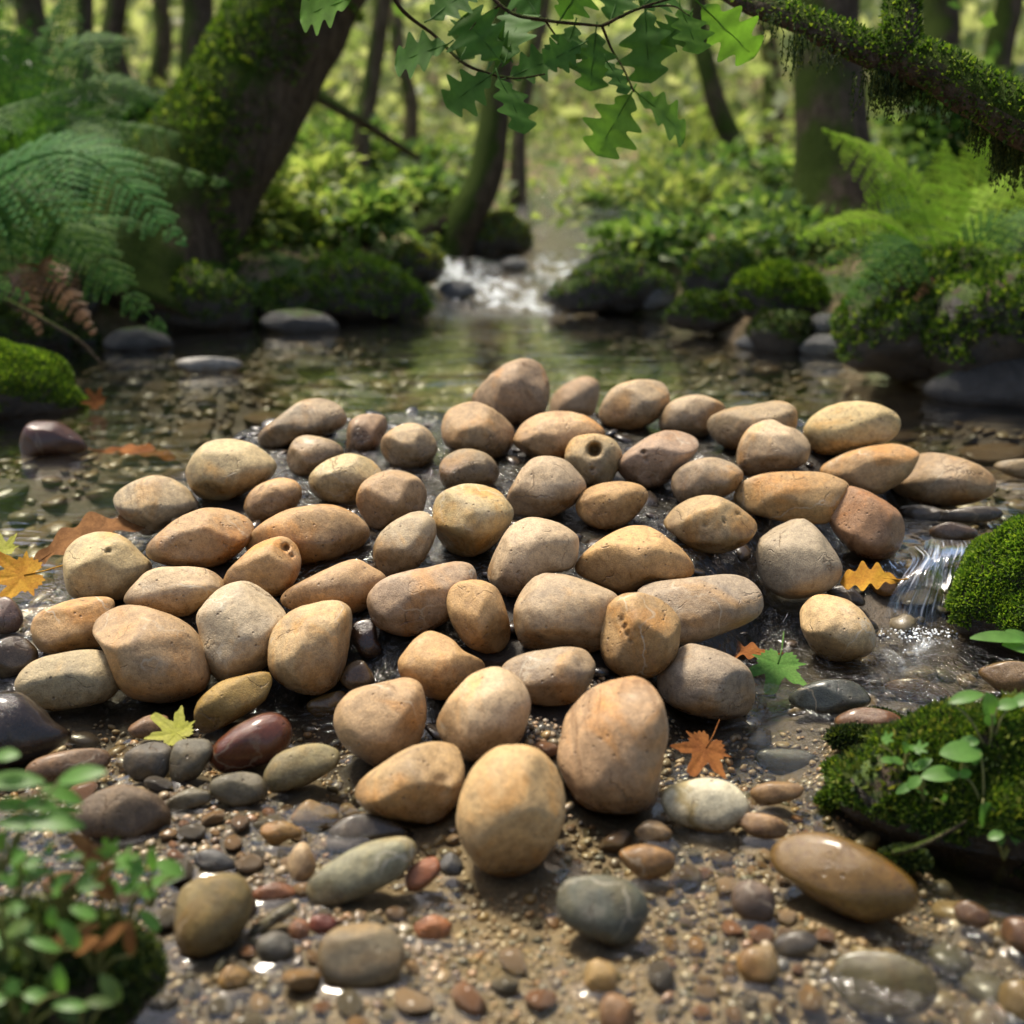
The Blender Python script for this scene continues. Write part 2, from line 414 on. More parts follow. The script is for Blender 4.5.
M['stem'] = leaf_mat('stem', [(0, (.16, .17, .05)), (1, (.22, .2, .07))], .1)

def dead_leaf_mat(name, c1, c2, rough=.5):
    t = NT(name); tc = t.n('ShaderNodeTexCoord').outputs['Object']
    n = t.noise(tc, 45, 5, .65, .6); col = t.mix(t.ramp(n, .35, .65), c1, c2)
    n2 = t.noise(tc, 300, 3, .7); col = t.mix(1.0, col, t.cramp(n2, [(.3, (.75, .75, .75)), (.7, (1.15, 1.15, 1.15))]), 'MULTIPLY')
    d = t.bsdf(Base_Color=col, Roughness=.75, Specular_IOR_Level=.12, Normal=t.bump(n2, .4, .002))
    tl = t.n('ShaderNodeBsdfTranslucent', {'Color': col})
    return t.done(t.n('ShaderNodeMixShader', {0: .2, 1: d, 2: tl}))
M['leaf_orange'] = dead_leaf_mat('leaf_orange', (.19, .065, .018), (.29, .11, .028))
M['leaf_brown'] = dead_leaf_mat('leaf_brown', (.16, .07, .022), (.26, .12, .04))
M['leaf_amber'] = dead_leaf_mat('leaf_amber', (.38, .17, .02), (.50, .27, .03))
M['leaf_yellow'] = dead_leaf_mat('leaf_yellow', (.32, .32, .05), (.40, .38, .09))
M['leaf_green'] = dead_leaf_mat('leaf_green', (.07, .17, .03), (.11, .22, .045))

def bark_mat(name, c1, c2, moss=.5, ms=6.0):
    t = NT(name); tc = t.n('ShaderNodeTexCoord').outputs['Object']; geo = t.n('ShaderNodeNewGeometry')
    a = t.noise(t.scale3(tc, (1., 1., .28)), 46, 5, .7, .6); b = t.noise(tc, 160, 4, .7)
    col = t.mix(t.ramp(a, .3, .7), c1, c2)
    col = t.mix(1.0, col, t.cramp(b, [(.3, (.65, .65, .65)), (.7, (1.25, 1.25, 1.25))]), 'MULTIPLY')
    nz = t.n('ShaderNodeSeparateXYZ', {0: geo.outputs['True Normal']}); nx = t.math('MULTIPLY', nz.outputs[0], -.45)
    up = t.math('ADD', nz.outputs[2], nx)
    mk = t.ramp(t.math('ADD', t.math('MULTIPLY', up, .55), t.noise(tc, ms, 4, .6)), .62 - moss * .3, .86 - moss * .3)
    mc = t.cramp(b, [(.3, (.025, .05, .008)), (.7, (.11, .16, .022))])
    col = t.mix(mk, col, mc)
    h = t.math('ADD', t.math('MULTIPLY', a, 1.5), b)
    return t.done(t.bsdf(Base_Color=col, Roughness=.9, Specular_IOR_Level=.1, Normal=t.bump(h, 1.0, .03)))
M['bark'] = bark_mat('bark', (.085, .06, .038), (.22, .155, .10), .62)
M['bark_bare'] = bark_mat('bark_bare', (.075, .054, .037), (.21, .155, .11), .12)
M['bark_pale'] = bark_mat('bark_pale', (.14, .10, .06), (.30, .22, .14), .1)
M['twig'] = bark_mat('twig', (.05, .032, .018), (.12, .08, .045), .0, 60)

def rock_mat(name, c1, c2, mosscover):
    t = NT(name); tc = t.n('ShaderNodeTexCoord').outputs['Object']; geo = t.n('ShaderNodeNewGeometry')
    a = t.noise(tc, 14, 6, .65, .4); b = t.noise(tc, 150, 4, .7)
    col = t.mix(t.ramp(a, .3, .7), c1, c2)
    nz = t.n('ShaderNodeSeparateXYZ', {0: geo.outputs['True Normal']}).outputs[2]
    mk = t.ramp(t.math('ADD', nz, t.math('MULTIPLY', t.noise(tc, 9, 4), .9)), 1.25 - mosscover, 1.55 - mosscover)
    col = t.mix(mk, col, t.mix(t.ramp(t.noise(tc, 22, 4), .48, .6), t.cramp(b, [(.3, (.022, .045, .006)), (.7, (.10, .15, .018))]), (.055, .035, .018)))
    return t.done(t.bsdf(Base_Color=col, Roughness=t.ramp(mk, 0, 1, .35, .9), Normal=t.bump(t.math('ADD', a, b), .8, .01)))
M['rock_moss'] = rock_mat('rock_moss', (.022, .018, .014), (.07, .056, .042), .75)
M['soil_moss'] = rock_mat('soil_moss', (.014, .011, .007), (.05, .036, .02), .55)
M['bush_shaded'] = leaf_mat('bush_leaf_shaded', [(0, (.012, .035, .01)), (.6, (.03, .07, .018)), (1, (.06, .12, .025))], .4)  # darker copy of the bush leaf, shade behind the ferns put into its colour
M['rock_dark'] = rock_mat('rock_dark', (.018, .017, .017), (.06, .055, .052), .12)
M['rock_grey'] = rock_mat('rock_grey', (.07, .067, .062), (.20, .19, .175), .0)
M['foam'] = (lambda t: t.done(t.bsdf(Base_Color=(.85, .88, .9), Roughness=.15)))(NT('foam'))
# ------------------------------------------------------------------ stones: outlines give each its real size and shape
TILE = {'A': (0, 360, .25), 'B': (200, 360, .25), 'C': (400, 350, .25), 'D': (600, 360, .25), 'E': (768, 380, .25),
        'F': (0, 560, .25), 'G': (200, 560, .25), 'H': (350, 640, .25), 'I': (540, 560, .25), 'J': (768, 560, .25),
        'K': (0, 768, .25), 'L': (200, 720, .25), 'M': (420, 800, .21875), 'N': (600, 768, .25), 'O': (768, 768, .25), 'S': (0, 0, 1)}
T_ = (.48, .36, .215); G_ = (.43, .345, .22); O_ = (.49, .325, .165); B_ = (.39, .275, .165); Y_ = (.46, .37, .21)
R_ = (.41, .285, .185); P_ = (.54, .40, .235); D_ = (.33, .26, .175)
PILE = [
 ('A', '625,462 730,500 795,575 750,625 600,705 530,670 465,570 500,510', G_, 'grey beige blunt stone at the pile\'s left edge behind the curled brown leaf'),
 ('B', '130,312 230,345 303,415 280,470 200,520 100,568 0,555 -48,490 -50,430 0,355 60,320', Y_, 'large pale yellowish stone, pointed at its right end, on the pile\'s back left'),
 ('B', '480,147 550,170 588,225 560,275 440,320 280,358 235,335 240,290 330,215 400,165', D_, 'long dark grey brown stone at the back left, next to the pool'),
 ('B', '430,302 530,320 575,360 540,420 420,470 360,440 345,395 375,325', T_, 'small smooth tan stone in front of the long grey brown one'),
 ('B', '675,216 740,225 753,265 710,350 640,378 585,360 590,270 620,230', R_, 'small upright pinkish stone at the back, right of the long grey brown one'),
 ('B', '850,250 920,285 952,350 920,410 840,443 770,425 728,370 730,310 780,270', T_, 'small round tan stone with a cracked wrinkle on its front, back row'),
 ('B', '600,374 690,405 735,460 700,545 600,585 490,560 440,505 450,450 520,395', Y_, 'pale cream yellow rounded stone behind the big orange loaf shaped one'),
 ('B', '320,470 390,490 408,540 370,600 280,645 220,650 175,600 190,545 240,495', O_, 'small pinkish orange oval stone beside the large pale pointed one'),
 ('B', '770,441 860,460 908,520 890,610 800,660 700,682 635,610 628,540 680,465', B_, 'brown dimpled stone overlapping the cream yellow one'),
 ('A', '870,580 970,605 1012,670 980,750 880,820 740,830 620,800 588,750 640,690 750,610', O_, 'smooth egg shaped orange tan stone on the left of the pile'),
 ('B', '500,577 600,605 670,665 660,730 560,790 400,822 230,800 185,740 230,670 350,600', O_, 'big orange loaf shaped stone glowing gold at its right end'),
 ('B', '865,605 930,630 943,690 900,800 820,850 740,864 695,800 700,730 750,665', G_, 'grey tilted oval stone left of the round golden one'),
 ('A', '400,685 500,712 570,780 605,830 560,900 480,960 320,955 270,900 262,790 300,720', Y_, 'blocky cream stone with one dark pit, nearest the orange leaves on the left'),
 ('A', '690,826 830,835 898,875 890,930 800,990 740,1025 620,1010 500,960 540,895 600,840', T_, 'wedge shaped tan stone with a dark right end, right of the blocky cream one'),
 ('B', '320,705 380,735 400,800 380,880 320,945 200,930 105,910 97,870 130,820 220,740', O_, 'orange brown knobbly stone with a small round hole near its top'),
 ('B', '620,797 690,830 745,870 700,960 610,1020 450,1020 340,985 320,945 380,900 500,835', O_, 'low pinkish orange stone tapering to the left, in front of the loaf shaped one'),
 ('F', '290,157 440,158 440,250 420,340 300,360 200,375 145,330 135,260 170,205', O_, 'orange oblong stone at the far left edge half behind a mottled brown one'),
 ('F', '370,363 440,390 478,480 430,560 300,590 180,590 80,520 80,460 140,400 250,370', Y_, 'greenish yellow egg shaped stone standing in water at the pile\'s left front'),
 ('F', '500,167 620,195 730,245 800,330 830,460 800,530 660,565 540,550 470,490 420,360 370,270 375,210 430,175', B_, 'large mottled brown and pink stone with a slanting ridge, left front'),
 ('G', '200,83 270,120 345,205 330,300 280,420 180,470 80,480 10,390 0,290 -10,210 60,130 130,92', G_, 'large upright grey stone with a bright facet on its right side'),
 ('G', '550,160 600,195 603,270 580,420 530,510 450,540 350,510 280,450 268,370 290,270 360,200 450,170', T_, 'squarish tan stone with banded base, right of the grey faceted one'),
 ('C', '500,35 560,55 595,120 598,200 560,270 470,310 380,290 300,230 280,190 350,110 430,55', B_, 'big brown stone standing highest at the back of the pile'),
 ('C', '750,105 795,130 800,180 770,270 690,280 590,260 590,210 640,150 700,115', R_, 'small leaning thumb shaped stone with reddish tip, right of the highest one'),
 ('D', '180,78 260,95 283,160 260,210 160,275 60,272 0,240 0,180 40,120 100,88', T_, 'rounded tan stone with a seam across its top, back row centre'),
 ('C', '280,207 370,235 440,290 460,340 440,400 380,440 270,420 180,385 165,310 190,240', B_, 'reddish brown stone with a vertical crack, left of the highest one'),
 ('C', '650,242 740,260 800,300 820,340 760,400 680,440 560,450 480,440 452,380 475,310 550,260', O_, 'wide smooth orange tan stone behind the one with the round hole'),
 ('C', '770,335 850,355 888,410 870,480 830,540 750,550 690,500 658,430 690,360', G_, 'round grey tan stone with one deep round hole'),
 ('D', '320,278 385,300 395,340 350,410 270,490 200,520 110,490 70,440 80,390 170,320 250,285', R_, 'pinkish slanting stone with two pits and a pale seam'),
 ('C', '270,394 350,415 393,470 385,520 330,560 240,565 170,540 155,470 190,420', D_, 'small drab olive tan stone behind the round golden one'),
 ('D', '390,140 470,165 503,195 480,250 420,310 330,300 240,275 240,225 290,165', T_, 'dome shaped tan stone in the back row, left of the long wrinkled one'),
 ('D', '720,165 780,195 790,240 760,310 650,350 560,372 470,330 430,275 440,225 520,190 620,178', D_, 'long wrinkled drab tan stone with a dark split, back right'),
 ('D', '680,237 740,265 800,285 835,340 820,410 760,440 650,455 580,470 550,420 555,350 600,270', T_, 'heart shaped tan stone in front of the long wrinkled one'),
 ('E', '340,85 440,100 510,140 523,190 490,240 380,280 240,300 170,270 140,200 170,150 240,105', Y_, 'large pale oval stone at the back right, propped on a flat orange one'),
 ('E', '480,252 560,262 600,292 560,380 480,440 420,460 300,420 210,370 230,335 330,285', (.52, .335, .155), 'flat bright orange stone under the large pale oval at back right'),
 ('E', '650,290 760,310 860,355 900,415 880,465 780,500 660,505 540,465 490,410 500,350 560,305', B_, 'long pitted brown oval stone, the pile\'s rightmost'),
 ('D', '460,388 540,405 572,455 550,510 480,555 400,575 320,570 282,500 300,450 370,405', T_, 'oval tan stone with a fine curved seam, below the pinkish slanting one'),
 ('D', '760,442 880,448 960,475 995,505 960,580 910,650 800,650 700,640 580,600 528,540 580,480 660,450', O_, 'long golden stone running behind the reddish brown egg shaped one'),
 ('C', '580,425 660,445 720,500 742,550 700,610 600,670 480,670 430,640 425,580 470,500 520,440', T_, 'pointed tan stone with a pale chipped scar down its front'),
 ('C', '850,525 950,535 995,575 960,650 880,710 800,720 730,680 703,630 740,560', O_, 'lemon shaped orange tan stone below the one with the round hole'),
 ('C', '290,532 390,555 445,620 455,670 410,750 330,810 230,825 160,780 130,680 140,600 200,550', (.48, .37, .18), 'round golden yellow stone with a green smudge, centre left'),
 ('D', '440,537 520,560 600,620 628,670 590,730 500,770 400,765 320,720 260,670 256,640 300,590 370,550', T_, 'lens shaped tan stone with three dark pits, centre right'),
 ('D', '770,625 850,655 910,730 960,820 940,890 870,935 760,955 680,920 635,840 630,740 670,670', G_, 'large greenish grey dome shaped stone with branching cracks, right'),
 ('E', '320,425 420,455 510,520 543,590 530,660 480,710 420,725 340,690 260,600 237,520 260,450', (.38, .225, .135), 'smooth reddish brown egg shaped stone above the little cascade'),
 ('C', '520,668 620,690 700,735 712,790 690,870 600,895 520,960 440,990 370,940 352,880 390,790 440,710', T_, 'square shouldered tan stone with a folded right edge, pile centre'),
 ('D', '170,657 230,680 330,760 375,840 340,870 200,890 120,930 60,930 -40,880 -95,850 -90,800 0,720 90,670', O_, 'broad wedge of tan stone with an orange stain on top'),
 ('G', '1024,5 1095,25 1105,120 1000,240 860,305 740,280 690,230 670,160 690,110 760,65 900,30', B_, 'thick bolster shaped brown stone with a notch at its left end'),
 ('S', '475,579 494,584 504,600 511,630 505,648 488,654 467,645 452,622 447,598 455,583', O_, 'small upright orange stone with a red spot near its foot'),
 ('I', '20,57 120,65 240,105 315,150 300,260 240,360 100,370 -60,360 -105,270 -100,160 -50,80', T_, 'large broad shouldered tan stone left of the round green smudged one'),
 ('I', '400,130 490,165 545,220 558,300 540,390 470,460 380,475 300,455 250,400 238,300 250,210 310,150', (.43, .29, .15), 'round upright stone with a dark green crack at its top'),
 ('I', '780,55 850,80 888,150 870,220 760,280 620,330 500,330 420,240 385,130 430,95 550,75 680,60', D_, 'long flat grey brown stone with pale scratches, right of centre'),
 ('J', '230,140 330,165 400,230 427,310 400,370 320,400 230,400 170,350 130,270 130,200 170,155', T_, 'smooth tan egg shaped stone standing apart in the water on the right'),
 ('I', '610,337 720,365 820,420 855,500 850,580 800,625 700,635 580,610 490,560 470,490 490,410 540,360', D_, 'plump dark olive stone with a bright top, beside the green leaf'),
 ('I', '380,465 440,490 490,570 510,670 490,780 475,870 460,960 400,1000 280,1010 160,985 100,900 65,800 80,680 110,600 220,510', R_, 'tall pinkish stone with fine diagonal lines, at the pile\'s front right'),
 ('H', '880,27 950,45 985,100 960,180 900,250 800,265 720,250 640,200 610,105 680,65 780,40', T_, 'barrel shaped tan stone above the tall pinkish one'),
 ('H', '300,-35 400,-10 450,40 545,105 480,180 400,230 330,235 230,190 190,110 215,50', O_, 'orange ridged stone just behind the pale veined one at front'),
 ('H', '590,113 680,160 722,240 710,330 670,410 580,450 500,487 420,450 350,370 343,320 400,230 490,140', P_, 'pale peach oval stone with thin orange veins, front of the pile'),
 ('G', '830,478 885,505 903,590 895,690 850,760 720,830 660,800 570,730 535,640 560,560 620,515 740,490', B_, 'peaked pinkish brown stone at the front, touching the wet gravel'),
 ('H', '350,405 430,425 455,480 462,570 420,660 330,730 200,715 80,690 25,620 40,560 140,490 240,430', (.42, .29, .14), 'golden brown stone with a hollow in its right side, at the front'),
 ('H', '660,417 760,440 830,510 858,600 855,720 800,840 720,920 620,945 520,910 450,820 425,720 450,600 490,510 570,440', (.52, .37, .20), 'large smooth egg shaped tan stone, foremost of the whole pile'),
]
# stones lying round the pile: tile, outline, colour, material, name, category, label, depth factor
FORE = [
 ('G', '270,452 285,490 260,560 180,620 60,680 0,690 -20,650 -20,600 10,540 80,490 180,465', (.34, .23, .07), 'stone', 'slab of ochre stone tilted out of the water below the grey faceted one', .6),
 ('G', '270,612 340,635 370,690 330,780 220,830 110,850 40,810 25,770 90,700 180,640', (.22, .075, .035), 'wet', 'glossy wet dark red stone beside the yellow maple leaf', .7),
 ('N', '450,42 540,70 595,150 560,210 480,255 390,250 290,215 245,140 270,85 360,55', (.66, .62, .46), 'white', 'white stone with thin ochre veins, right of the tall pinkish one', .6),
 ('O', '180,265 300,280 450,340 560,420 595,480 560,550 450,590 380,605 240,560 90,470 30,420 10,360 60,300', (.30, .195, .05), 'wet', 'large wet golden brown boulder beside the right moss mound', .7),
 ('J', '230,478 350,485 400,530 405,570 330,600 230,620 130,600 80,560 130,515', (.10, .125, .12), 'wet', 'wet blue grey stone below the green leaf', .7),
 ('J', '390,590 490,605 535,635 500,680 400,720 290,690 265,650 310,610', (.26, .16, .09), 'wet', 'small wet brown stone just below the blue grey one', .7),
 ('L', '810,475 860,500 865,550 800,630 680,690 550,740 460,730 420,670 440,630 540,555 680,490', (.25, .25, .17), 'stone', 'long mottled grey green stone in the left foreground gravel', .55),
 ('M', '700,360 880,350 1000,400 1050,500 1000,610 900,665 780,630 650,550 625,470 640,400', (.085, .095, .075), 'stone', 'dark green stone with a pale stripe in the foreground sand', .6),
 ('L', '660,815 760,840 815,900 820,970 760,1050 640,1070 520,1040 470,960 490,880 560,830', (.22, .19, .125), 'stone', 'flat round olive grey stone at the bottom of the gravel', .5),
 ('K', '850,432 950,440 1005,500 1000,600 940,700 830,745 740,740 700,640 700,520 750,460', (.19, .145, .055), 'stone', 'large mossy brown stone by the plants in the left foreground', .6),
 ('G', '480,740 555,770 550,820 450,890 310,930 265,900 258,845 300,785 380,750', (.27, .24, .13), 'stone', 'pitted olive yellow stone right below the wet dark red one', .65),
 ('G', '150,850 240,870 270,940 220,980 120,990 50,930 50,880', (.15, .135, .085), 'stone', 'dark olive cracked stone left of the pitted olive yellow one', .65),
 ('K', '500,65 600,100 660,150 690,230 600,275 480,290 350,260 310,190 340,120 420,80', (.17, .125, .08), 'stone', 'wide flat brown stone next to the bright green leaflets', .5),
 ('F', '600,725 680,750 690,820 640,880 540,880 500,830 505,770', (.115, .105, .085), 'stone', 'dark grey stone left under the yellow maple leaf', .6),
 ('F', '720,720 820,720 850,760 800,860 720,895 685,870 685,780', (.14, .13, .095), 'stone', 'dark grey green stone right under the yellow maple leaf', .6),
 ('F', '280,760 400,765 440,800 400,850 260,890 150,890 108,840 150,790', (.23, .15, .085), 'stone', 'rough brown stone behind the bright green leaflets', .6),
 ('F', '60,530 150,590 210,660 280,715 200,780 90,820 -60,830 -120,700 -80,560', (.055, .042, .035), 'wet', 'black wet boulder at the left edge of the picture', .8),
 ('H', '340,870 362,930 300,990 235,1000 220,945 260,895', (.33, .13, .055), 'stone', 'rust orange pebble touching the grey green long stone\'s right end', .7),
 ('L', '640,375 750,400 850,450 860,475 680,490 560,550 515,550 510,460 560,400', (.085, .085, .078), 'wet', 'dark grey sunken stone behind the long grey green one', .5),
 ('N', '200,310 290,340 300,390 250,430 170,440 100,390 75,340 120,312', (.33, .20, .08), 'stone', 'ochre brown pebble between the white stone and the dark green one', .6),
 ('N', '720,50 810,70 800,110 720,140 640,150 600,100 650,65', (.36, .24, .12), 'stone', 'flat tan stone right of the white stone', .6),
 ('N', '630,180 720,200 755,250 700,280 600,270 550,220 570,190', (.37, .24, .12), 'stone', 'lumpy tan stone right below the white stone', .65),
 ('N', '210,205 290,255 260,290 170,290 140,250', (.34, .25, .14), 'stone', 'small beige pebble left below the white stone', .65),
 ('N', '600,450 680,480 700,560 660,610 570,600 525,550 540,480', (.15, .11, .08), 'stone', 'dark brown pebble in the gravel left of the wet golden boulder', .55),
 ('N', '780,650 860,660 870,710 800,750 720,760 690,710 720,670', (.085, .08, .065), 'wet', 'near black pebble below the wet golden boulder', .55),
 ('M', '820,730 900,780 900,850 840,880 760,860 740,800 770,750', (.48, .34, .14), 'stone', 'round yellow pebble below the dark green striped stone', .55),
 ('M', '890,890 970,930 990,1030 920,1080 840,1060 820,970 840,910', (.30, .17, .07), 'stone', 'orange brown stone at the bottom edge, right of centre', .6),
 ('N', '680,710 720,800 690,850 600,860 550,810 570,740', (.30, .22, .10), 'stone', 'blunt ochre stone in shallow water at the bottom right', .6),
 ('J', '0,760 120,755 210,790 220,830 130,860 30,860 -50,810 -40,770', (.085, .095, .085), 'wet', 'smooth dark slate stone between orange leaf and moss mound', .5),
 ('L', '330,405 400,440 405,470 350,480 300,505 250,460 250,420', (.40, .26, .09), 'stone', 'golden orange pebble left of the cream white one', .6),
 ('L', '480,335 550,365 550,410 490,445 400,440 360,400 380,360 430,320', (.34, .24, .11), 'stone', 'tan oval pebble above the dark grey sunken stone', .6),
 ('L', '420,483 450,530 465,590 420,650 370,640 350,580 370,520', (.56, .43, .27), 'stone', 'cream white pebble at the left end of the long grey green stone', .6),
 ('L', '300,650 370,670 380,710 300,725 220,715 215,680', (.36, .17, .08), 'stone', 'flat rust coloured pebble below the cream white one', .6),
 ('L', '300,850 360,870 380,930 330,970 250,960 225,910 240,870', (.10, .10, .085), 'stone', 'charcoal round pebble left of the flat round olive stone', .6),
 ('L', '500,778 545,800 540,850 480,860 440,830 445,790', (.28, .085, .05), 'stone', 'brick red pebble above the flat round olive stone', .6),
 ('L', '390,795 440,820 430,870 380,880 350,840', (.34, .18, .11), 'stone', 'salmon pink pebble left of the brick red one', .6),
 ('L', '930,783 1000,810 1005,850 950,880 880,870 855,820', (.42, .17, .055), 'stone', 'bright orange pebble in the gravel right of the flat round olive stone', .65),
 ('L', '380,735 395,760 300,820 220,860 195,830 260,790 320,750', (.16, .15, .09), 'stone', 'slim olive pebble above the charcoal round one', .6),
 ('K', '850,325 930,370 950,410 850,420 790,390 780,345', (.11, .115, .12), 'stone', 'bluish slate pebble above the large mossy brown stone', .55),
 ('H', '400,850 450,890 440,940 380,940 355,900', (.12, .125, .13), 'stone', 'dark bluish pebble right of the rust orange one', .65),
 ('F', '760,915 840,925 840,970 760,1000 690,1005 670,960', (.20, .185, .125), 'stone', 'greyish olive pebble right of the wide flat brown stone', .65),
 ('K', '920,790 1000,830 980,880 900,890 870,850', (.42, .28, .10), 'stone', 'yellow ochre pebble below the large mossy brown stone', .6),
 ('F', '600,620 670,630 650,700 590,720 530,700 520,660', (.34, .20, .10), 'stone', 'orange tan stone left of the yellow maple leaf', .6),
 ('F', '350,560 500,560 520,640 460,690 330,700 260,660 280,600', (.10, .09, .075), 'wet', 'dark flat sunken stone in front of the greenish yellow one', .45),
 ('G', '690,240 715,330 735,365 690,395 640,380 605,310 615,255', (.06, .04, .032), 'wet', 'small shiny black stone wedged behind the peaked pinkish one', .7),
 ('G', '650,400 700,470 690,500 600,520 560,480 590,420', (.24, .17, .09), 'wet', 'rounded wet stone under the trickle between the pile\'s front stones', .6),
 ('G', '560,525 590,560 550,610 480,630 430,600 440,560', (.30, .21, .08), 'wet', 'ochre wet stone under water left of the peaked pinkish one', .6),
 ('E', '740,567 830,600 830,630 740,645 650,620 650,600 690,575', (.20, .15, .11), 'wet', 'small wet brown stone in the channel above the cascade', .65),
 ('E', '560,490 700,520 850,500 925,520 915,555 800,570 600,560 520,530', (.15, .14, .12), 'wet', 'flat wet grey stone under the pile\'s rightmost stone', .5),
 ('E', '960,320 1060,315 1120,350 1100,400 1000,395 920,355 905,330', (.32, .25, .14), 'stone', 'flat pale stone awash at the right edge of the pool', .35),
 ('A', '160,242 240,250 300,290 345,350 290,375 170,385 95,385 85,320 110,260', (.15, .075, .05), 'wet', 'wet reddish brown stone in the pool beside the left mossy rock', .75),
 ('J', '980,402 1060,420 1080,500 960,540 890,500 845,450 900,420', (.25, .17, .075), 'wet', 'wet brown stone at the right edge below the cascade', .7),
 ('J', '600,470 700,510 735,560 640,580 540,560 465,510 520,480', (.25, .18, .11), 'wet', 'low brown stone washed over by water right of the blue grey one', .5),
 ('O', '800,535 880,570 880,620 820,640 760,610 750,560', (.20, .12, .05), 'wet', 'brown stone in dark water right of the wet golden boulder', .6),
 ('O', '1000,600 1080,620 1080,740 1000,730 940,680 950,620', (.24, .14, .07), 'wet', 'rounded brown stone cut by the picture\'s right edge, near the bottom', .6),
 ('O', '1010,850 1100,870 1100,1000 1010,1010 930,960 930,890', (.32, .24, .08), 'wet', 'ochre stone in the bottom right corner', .6),
 ('O', '300,770 500,740 640,790 660,900 560,980 380,990 260,900', (.15, .14, .045), 'wet', 'broad mossy olive stone under water in the bottom right', .3),
 ('A', '300,505 350,540 300,580 200,590 150,560 200,520', (.30, .22, .11), 'stone', 'pale ochre flat stone under the pool water at left', .4),
 ('S', '176,362 205,357 236,359 244,366 225,372 190,374', (.26, .26, .26), 'stone', 'flat grey stone breaking the surface in the pool\'s left half', .5),
 ('E', '420,765 500,775 520,830 490,865 440,860 395,800', (.33, .17, .03), 'wet', 'amber wet stone under the yellow leaf by the cascade', .7),
 ('E', '630,690 720,700 740,760 690,830 620,840 590,770 600,720', (.26, .17, .08), 'wet', 'brown wet stone in the lip of the cascade', .7),
 ('E', '520,860 590,820 650,850 690,930 680,1000 560,1010 470,970 475,910', (.16, .12, .085), 'wet', 'rounded dark stone the cascade pours over', .75),
 ('E', '250,830 330,825 385,880 370,905 290,880 240,860', (.12, .11, .10), 'wet', 'dark wet stone beside the smooth egg shaped stone in the water', .6),
 ('S', '0,598 14,602 22,618 16,632 0,634 -20,620', (.30, .23, .22), 'wet', 'mauve grey stone at the left edge beneath the orange leaf', .6),
 ('S', '0,640 20,636 34,648 36,664 20,676 -10,680 -24,660', (.10, .085, .06), 'wet', 'dark speckled stone in the riffle at the left edge', .6),
]

def poly_px(tile, s):
    ox, oy, k = TILE[tile]
    return np.array([[ox + k * float(a), oy + k * float(b)] for a, b in (q.split(',') for q in s.split())])
def outline(pp, n=96):
    """smooth radius over angle round the centroid of a traced outline"""
    x, y = pp[:, 0], pp[:, 1]; x2, y2 = np.roll(x, -1), np.roll(y, -1)
    cr = x * y2 - x2 * y; A = cr.sum() / 2
    c = np.array([((x + x2) * cr).sum() / (6 * A), ((y + y2) * cr).sum() / (6 * A)])
    q = np.concatenate([pp[-3:], pp, pp[:3]]); q = crom(q, 16); q = q - c
    ang = np.arctan2(-q[:, 1], q[:, 0]); rad = np.hypot(q[:, 0], q[:, 1])
    th = np.linspace(-math.pi, math.pi, n, endpoint=False)
    bins = np.full(n, np.nan)
    for i, a in enumerate(th):
        d = np.abs((ang - a + math.pi) % (2 * math.pi) - math.pi); w = np.exp(-(d / .07) ** 2) + 1e-9
        bins[i] = (rad * w).sum() / w.sum()
    return c, th, bins

def stone_shape(tile, pts, dfac, seed, sub=4, facets=5, pits=()):
    pp = poly_px(tile, pts); c, th, rb = outline(pp)
    V, F = ico(sub); V = V.copy(); r = np.random.default_rng(seed)
    ang = np.arctan2(V[:, 1], V[:, 0])
    rad = np.interp(ang, np.append(th, math.pi), np.append(rb, rb[0])) / FPX
    s = np.hypot(V[:, 0], V[:, 1]); z = V[:, 2]
    s2 = s ** .88
    ext = pp.max(0) - pp.min(0); D = dfac * min(ext[0], ext[1]) / FPX / 2 * 1.12
    L = np.stack([V[:, 0] / (s + 1e-9) * s2 * rad, V[:, 1] / (s + 1e-9) * s2 * rad, np.sign(z) * np.abs(z) ** .9 * D], 1)
    sc = np.array([ext[0] / 2, ext[1] / 2, 1]) / FPX; sc[2] = D
    Q = L / sc
    for k in range(facets):            # worn flats
        n = unit(np.array([r.normal() * .8, r.normal() * .8 + .35, abs(r.normal()) * .7 + .45])); d = r.uniform(.72, .93)
        e = Q @ n - d; Q = Q - n * (np.where(e > 0, e - .065 * (1 - np.exp(-e / .065)), 0) * .9)[:, None]
    L = Q * sc
    m = min(sc[0], sc[1])
    N = unit(L)
    L = L + N * (m * (.040 * sinnoise(Q, 2.3, seed, 2) + .013 * sinnoise(Q, 6.5, seed + 3, 2) + .010 * sinnoise(Q, 15, seed + 5, 3)))[:, None]
    for (px, py, pr, dep) in pits:
        d = np.hypot(L[:, 0] - (px - c[0]) / FPX, L[:, 1] + (py - c[1]) / FPX) / (pr / FPX)
        L[:, 2] -= np.where(L[:, 2] > 0, dep * m * np.exp(-np.clip(d, 0, 5) ** 4), 0)
    return c, L, F

